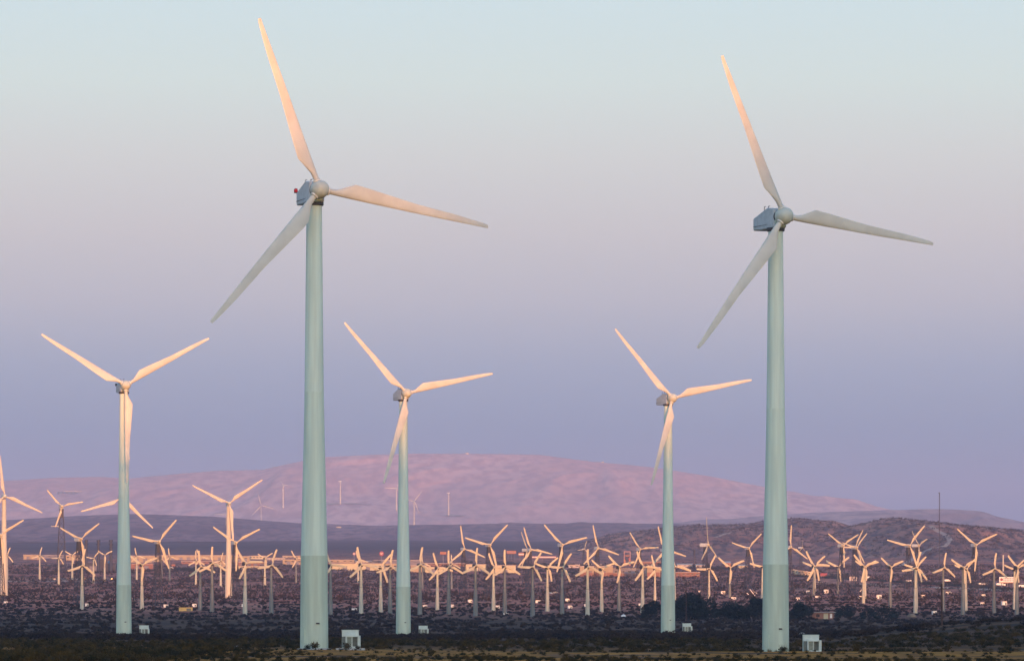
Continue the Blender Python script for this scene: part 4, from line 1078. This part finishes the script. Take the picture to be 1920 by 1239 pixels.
def tree(px, base, wpx, hpx, label, m_='leaf', n=1500, group='dark tamarisk trees', ymin=380, cat='tree', seed=0, low=0.12):
    X, Y, Z = hit(px, base, ymin); sc_ = Y/FPX; W = wpx*sc_; H_ = hpx*sc_; rd = np.random.default_rng(seed+int(px))
    r = empty('tree', (X, Y, Z)); tag(r, label, cat, group)
    cs = []; rs = []
    nl = max(6, int(W/H_*7)+5)
    for i in range(nl):
        u = rd.uniform(-1,1); ph = H_*math.sqrt(max(0.05,1-0.75*abs(u)**2.2))
        q = rd.uniform(0.28,0.42)*min(H_, W*0.6)
        cz = rd.uniform(0.15,0.95)*max(ph-q*0.8, 0.1)+q*0.2
        cs.append((u*(W/2-q*0.6), rd.uniform(-0.3,0.3)*W*0.6, cz)); rs.append((q*1.05, q, q*0.85))
    V, F = leaf_cloud(cs, rs, n, 0.028*H_+0.12, rd)
    V[:,2] = np.maximum(V[:,2], 0.0)
    link('crown', npmesh('crown', V, F, M[m_]), r)
    tr = MB()
    for i in range(max(1, int(W/5))):
        x = (rd.random()-0.5)*W*0.5
        tr.lathe([(0.22,-0.5),(0.15,H_*0.35)],8,'z',(x,0,0))
        c = cs[i % nl]; tr.bar((x,0,H_*0.3),(c[0],c[1],c[2]),0.12); c = cs[(i+3) % nl]; tr.bar((x,0,H_*0.3),(c[0],c[1],c[2]),0.1)
    tr.build('trunk', M['bark'], r)
tree(1222,1160,38,38,'dark tree clump partly behind the left side of the tall tower','leaf',2200)
tree(1303,1161,84,52,'biggest and broadest dark tree clump right of the tall tower','leaf',7000)
tree(1377,1161,56,40,'lower dark tree clump in the dip between its neighbours','leaf',4000)
tree(1418,1161,44,44,'dark tree clump touching the left side of the right-hand giant','leaf',3400)
tree(1504,1161,44,34,'dark tree clump touching the right side of the right-hand giant','leaf',3000)
tree(1584,1158,34,26,'dark tree right of the ruined hut','leaf',1800)
tree(1628,1160,30,26,'sparse dark tree below the broad-towered turbine pair','leaf',900)
tree(1662,1161,44,30,'sparse dark tree, rightmost of the tamarisk row','leaf',1100)
tree(1345,1158,26,22,'small dark tree low between the two biggest clumps','leaf',1300)
FT = 'far trees along the road at the right'
for px, b, w_, h_, lb in ((1790,1099,26,13,'broad far dark-blue tree right of the thin mast'),(1850,1103,26,18,'round far dark-blue tree left of the billboard'),(1559,1083.5,26,9,'low far tree beside the pinkish red panel'),(1589,1081,8,9,'small pointed far tree left of the small white billboard'),
                          (1697,1095,14,9,'low far tree above the road between turbines'),(1280,1059,18,8,'round far tree behind the small white building'),(1322,1061,22,10,'far tree clump at the foot of the sidewise lattice turbine'),(1352,1067,16,8,'far blue-green tree right of the sidewise lattice turbine'),
                          (1395,1061,14,6,'far low tree behind the pale house'),(940,1049,24,12,'far dark tree beneath the orange canopy'),(705,1056,30,8,'far tree behind the cream warehouse')):
    tree(px, b, w_, h_, lb, 'leaf_far', 600, FT if px > 1500 else 'far trees among the low buildings', seed=3)
def strip(px0, px1, rows, hpx, name='tree_belt', n=1800, seed=1):
    rd = np.random.default_rng(seed); cs = []; rs = []
    for i in range(int((px1-px0)/4)+2):
        px = rd.uniform(px0, px1); row = np.interp(px, [px0, px1], rows); X, Y, Z = hit(px, row); sc_ = Y/FPX
        q = hpx*sc_*rd.uniform(0.35,0.6); cs.append((X, Y+rd.uniform(-3,6), Z+q*0.5)); rs.append((q*2.2, q*1.5, q))
    V, F = leaf_cloud(cs, rs, n, 0.5, rd)
    tag(link(name, npmesh(name, V, F, M['leaf_far'])), kind='stuff')
strip(1628,1920,(1088,1107),6,seed=2,n=5000)
strip(1486,1600,(1080,1087),5,seed=3,n=1800)
strip(318,400,(1068,1072),8,seed=4,n=2600)
strip(870,1090,(1054,1061),6,seed=5,n=3600)
strip(1000,1085,(1071,1074),5,seed=6,n=1400)
strip(1268,1440,(1060,1074),6,seed=7,n=2600)
strip(60,240,(1060,1066),3,seed=8,n=1200)

# scrub: six bush shapes
def bush(seed, n, ls):
    rd = np.random.default_rng(seed); cs = []; rs = []
    for i in range(9):
        a = rd.uniform(0, 6.28); q = rd.uniform(0, 0.62); cs.append((math.cos(a)*q, math.sin(a)*q, rd.uniform(0.22,0.62))); rs.append((0.38,0.38,0.30))
    V, F = leaf_cloud(cs, rs, n, ls, rd)
    # upright twigs that break the outline
    tw = []; 
    for i in range(26):
        a = rd.uniform(0, 6.28); l = rd.uniform(0.7,1.15); o = rd.uniform(0.2,0.75)
        t = np.array([math.cos(a)*o, math.sin(a)*o, l]); p = t*0.25; s = np.array([0.03,0,0])
        tw += [p-s, p+s, t]
    V = np.concatenate([V, np.array(tw)]); F = np.arange(len(V)).reshape(-1,3)
    V[:,2] = np.maximum(V[:,2], -0.05)
    return V, F
def density(x, y):
    """patchiness: sandy gaps between the bushes"""
    return fbm(x/22, y/60, 3, 401)
BUSH = [npmesh('desert_shrub', *bush(500+i, 190, 0.075), M['shrub']) for i in range(6)]
def open_strip(x, y):
    """sandy open ground right of the left-hand thicket"""
    x = np.asarray(x, float); y = np.asarray(y, float)
    e = 6*fbm(x/9, y/9, 2, 411)
    return (y > 438+e*3) & (y < 585+e*4) & (x > -24+e*1.5)
def bush_scale(x, y):
    """bushes stay low in front of the open strip"""
    x = np.asarray(x, float); y = np.asarray(y, float)
    low = (x > -34) & (y < 600)
    k = np.where(low & (y < 445), 0.50, np.where(low, 0.50, 1.0))
    near_foot = np.zeros_like(x, bool)
    for px, d in ((591,606),(657,604),(1458,636),(1521,633)):
        bx = (px-960)/FPX*d; near_foot |= (np.abs(x-bx*y/d) < 4.5) & (y < d) & (y > d-70)
    return np.where(near_foot, np.minimum(k, 0.42), k)
cand = []
while len(cand) < 330:
    y = 392+ (rng.random()**1.0)*75; x = rng.uniform(-0.128, 0.128)*y
    if open_strip(x, y) and rng.random() < 0.8: continue
    cand.append((x, y))
cand.sort(key=lambda p: p[1])
for i, (x, y) in enumerate(cand[:290]):
    o = link('desert_shrub', BUSH[i % 6]); s = rng.uniform(0.65, 1.25)*float(bush_scale(x, y))
    o.location = (x, y, float(Hgt(x, y))-0.05); o.scale = (s*1.25, s*1.25, s*rng.uniform(0.75,1.15)); o.rotation_euler.z = rng.uniform(0, 6.28)
    tag(o, 'dark olive desert bush in the mass of scrub along the bottom edge', 'bush', 'desert bushes along the bottom edge')
for px, d, s, lb in ((588,600.5,1.3,'dark twiggy bush against the foot of the tallest turbine'),(576,601,0.9,'smaller bush at the left foot of the tallest turbine'),(651,598,1.15,'bush in front of the big transformer cabinet right of the tallest turbine'),(672,598.5,0.8,'small bush at the right corner of the big transformer cabinet'),
                     (1470,629.5,1.35,'dark twiggy bush against the foot of the right-hand giant'),(1442,630,0.8,'small twig at the left foot of the right-hand giant'),(1512,627,0.8,'small bush before the right-hand transformer cabinet'),(1608+0,560,1.5,'rounded bush right of the right-hand transformer cabinet')):
    x, y = px_ground(px, d); o = link('desert_shrub', BUSH[int(px) % 6]); o.location = (x, y, float(Hgt(x, y))-0.05); o.scale = (s, s, s*1.1); o.rotation_euler.z = px
    tag(o, lb, 'bush', 'bushes at the giants\' feet')
def scatter(name, y0, y1, n, nleaf, ls, smin, smax, m_, seed, thr=0.05, keep=0.15, wid=0.135):
    rd = np.random.default_rng(seed)
    y = np.sqrt(rd.uniform(y0**2, y1**2, n)); x = rd.uniform(-wid, wid, n)*y
    g = fbm(x/24, y/55, 3, 402) + 0.6*fbm(x/7, y/10, 2, 405)
    k = (g < thr) | (rd.random(n) < keep)
    k &= ~(open_strip(x, y) & (rd.random(n) < 0.86))
    for bx, by, bz in BIG: k &= ((x-bx)**2+(y-by)**2) > 3.2**2
    for px, d in ((657,604),(1521,633),(270,1104),(793.5,1138),(1288,1182)):
        bx, by = px_ground(px, d); k &= ((x-bx)**2+(y-by-(-2))**2) > 3.5**2
    x = x[k]; y = y[k]; z = Hgt(x, y); n = len(x)
    tm = [bush(seed*10+i, nleaf, ls)[0] for i in range(5)]
    Vs = []
    sc_ = rd.uniform(smin, smax, n)*bush_scale(x, y); an = rd.uniform(0, 6.28, n); vi = rd.integers(0, 5, n); hs = rd.uniform(0.7,1.1,n)
    for t in range(5):
        idx = np.where(vi == t)[0]; B = tm[t]
        ca, sa = np.cos(an[idx])[:,None], np.sin(an[idx])[:,None]; s = sc_[idx][:,None]
        X = x[idx][:,None] + s*1.2*(B[None,:,0]*ca - B[None,:,1]*sa); Yy = y[idx][:,None] + s*1.2*(B[None,:,0]*sa + B[None,:,1]*ca)
        Zz = z[idx][:,None] - 0.05 + s*hs[idx][:,None]*B[None,:,2]
        Vs.append(np.stack([X, Yy, Zz], -1).reshape(-1,3))
    V = np.concatenate(Vs); F = np.arange(len(V)).reshape(-1,3)
    print(name, n, 'bushes', len(F), 'tris')
    tag(link(name, npmesh(name, V, F, M[m_])), kind='stuff')
scatter('desert_scrub', 385, 520, 3000, 100, 0.10, 0.45, 1.0, 'shrub', 64, thr=0.35)
scatter('desert_scrub', 505, 800, 5200, 70, 0.12, 0.45, 1.15, 'shrub', 61)
scatter('desert_scrub', 800, 1300, 9500, 34, 0.19, 0.5, 1.2, 'shrub_mid', 62)
scatter('desert_scrub', 1300, 2400, 13500, 12, 0.42, 0.6, 1.3, 'shrub_mid', 63, thr=0.0)

def dots(name, y0, y1, n, smin, smax, m_, seed, tri=7, wid=0.135, hills_only=False, xlo=-1e9):
    """low scrub clumps far out, a few leaf faces each"""
    rd = np.random.default_rng(seed); y = np.sqrt(rd.uniform(y0**2, y1**2, n)); x = rd.uniform(-wid, wid, n)*y
    g = fbm(x/70, y/120, 3, seed); k = (g < 0.12) & (x > xlo)
    if hills_only:
        k &= Hgt(x, y) > ground(x, y)+2
    x = x[k]; y = y[k]; z = Hgt(x, y); n = len(x); s = rd.uniform(smin, smax, n)
    a = rd.uniform(0, 6.28, (n, tri)); R2 = 0.8
    P = np.stack([x[:,None]+np.cos(a)*s[:,None]*0.55, y[:,None]+np.sin(a)*s[:,None]*0.55, z[:,None]+s[:,None]*rd.uniform(0.15,0.45,(n,tri))], -1)
    d1 = rd.normal(size=P.shape)*s[:,None,None]*0.35; d2 = rd.normal(size=P.shape)*s[:,None,None]*0.35
    V = np.stack([P, P+d1, P+d2], 2).reshape(-1,3)
    F = np.arange(len(V)).reshape(-1,3); print(name, n, len(F))
    tag(link(name, npmesh(name, V, F, M[m_])), kind='stuff')
dots('far_scrub', 2400, 4800, 20000, 1.2, 3.2, 'shrub_mid', 71)
dots('hill_scrub', 4900, 7400, 38000, 1.2, 3.4, 'shrub_mid', 72, hills_only=True)
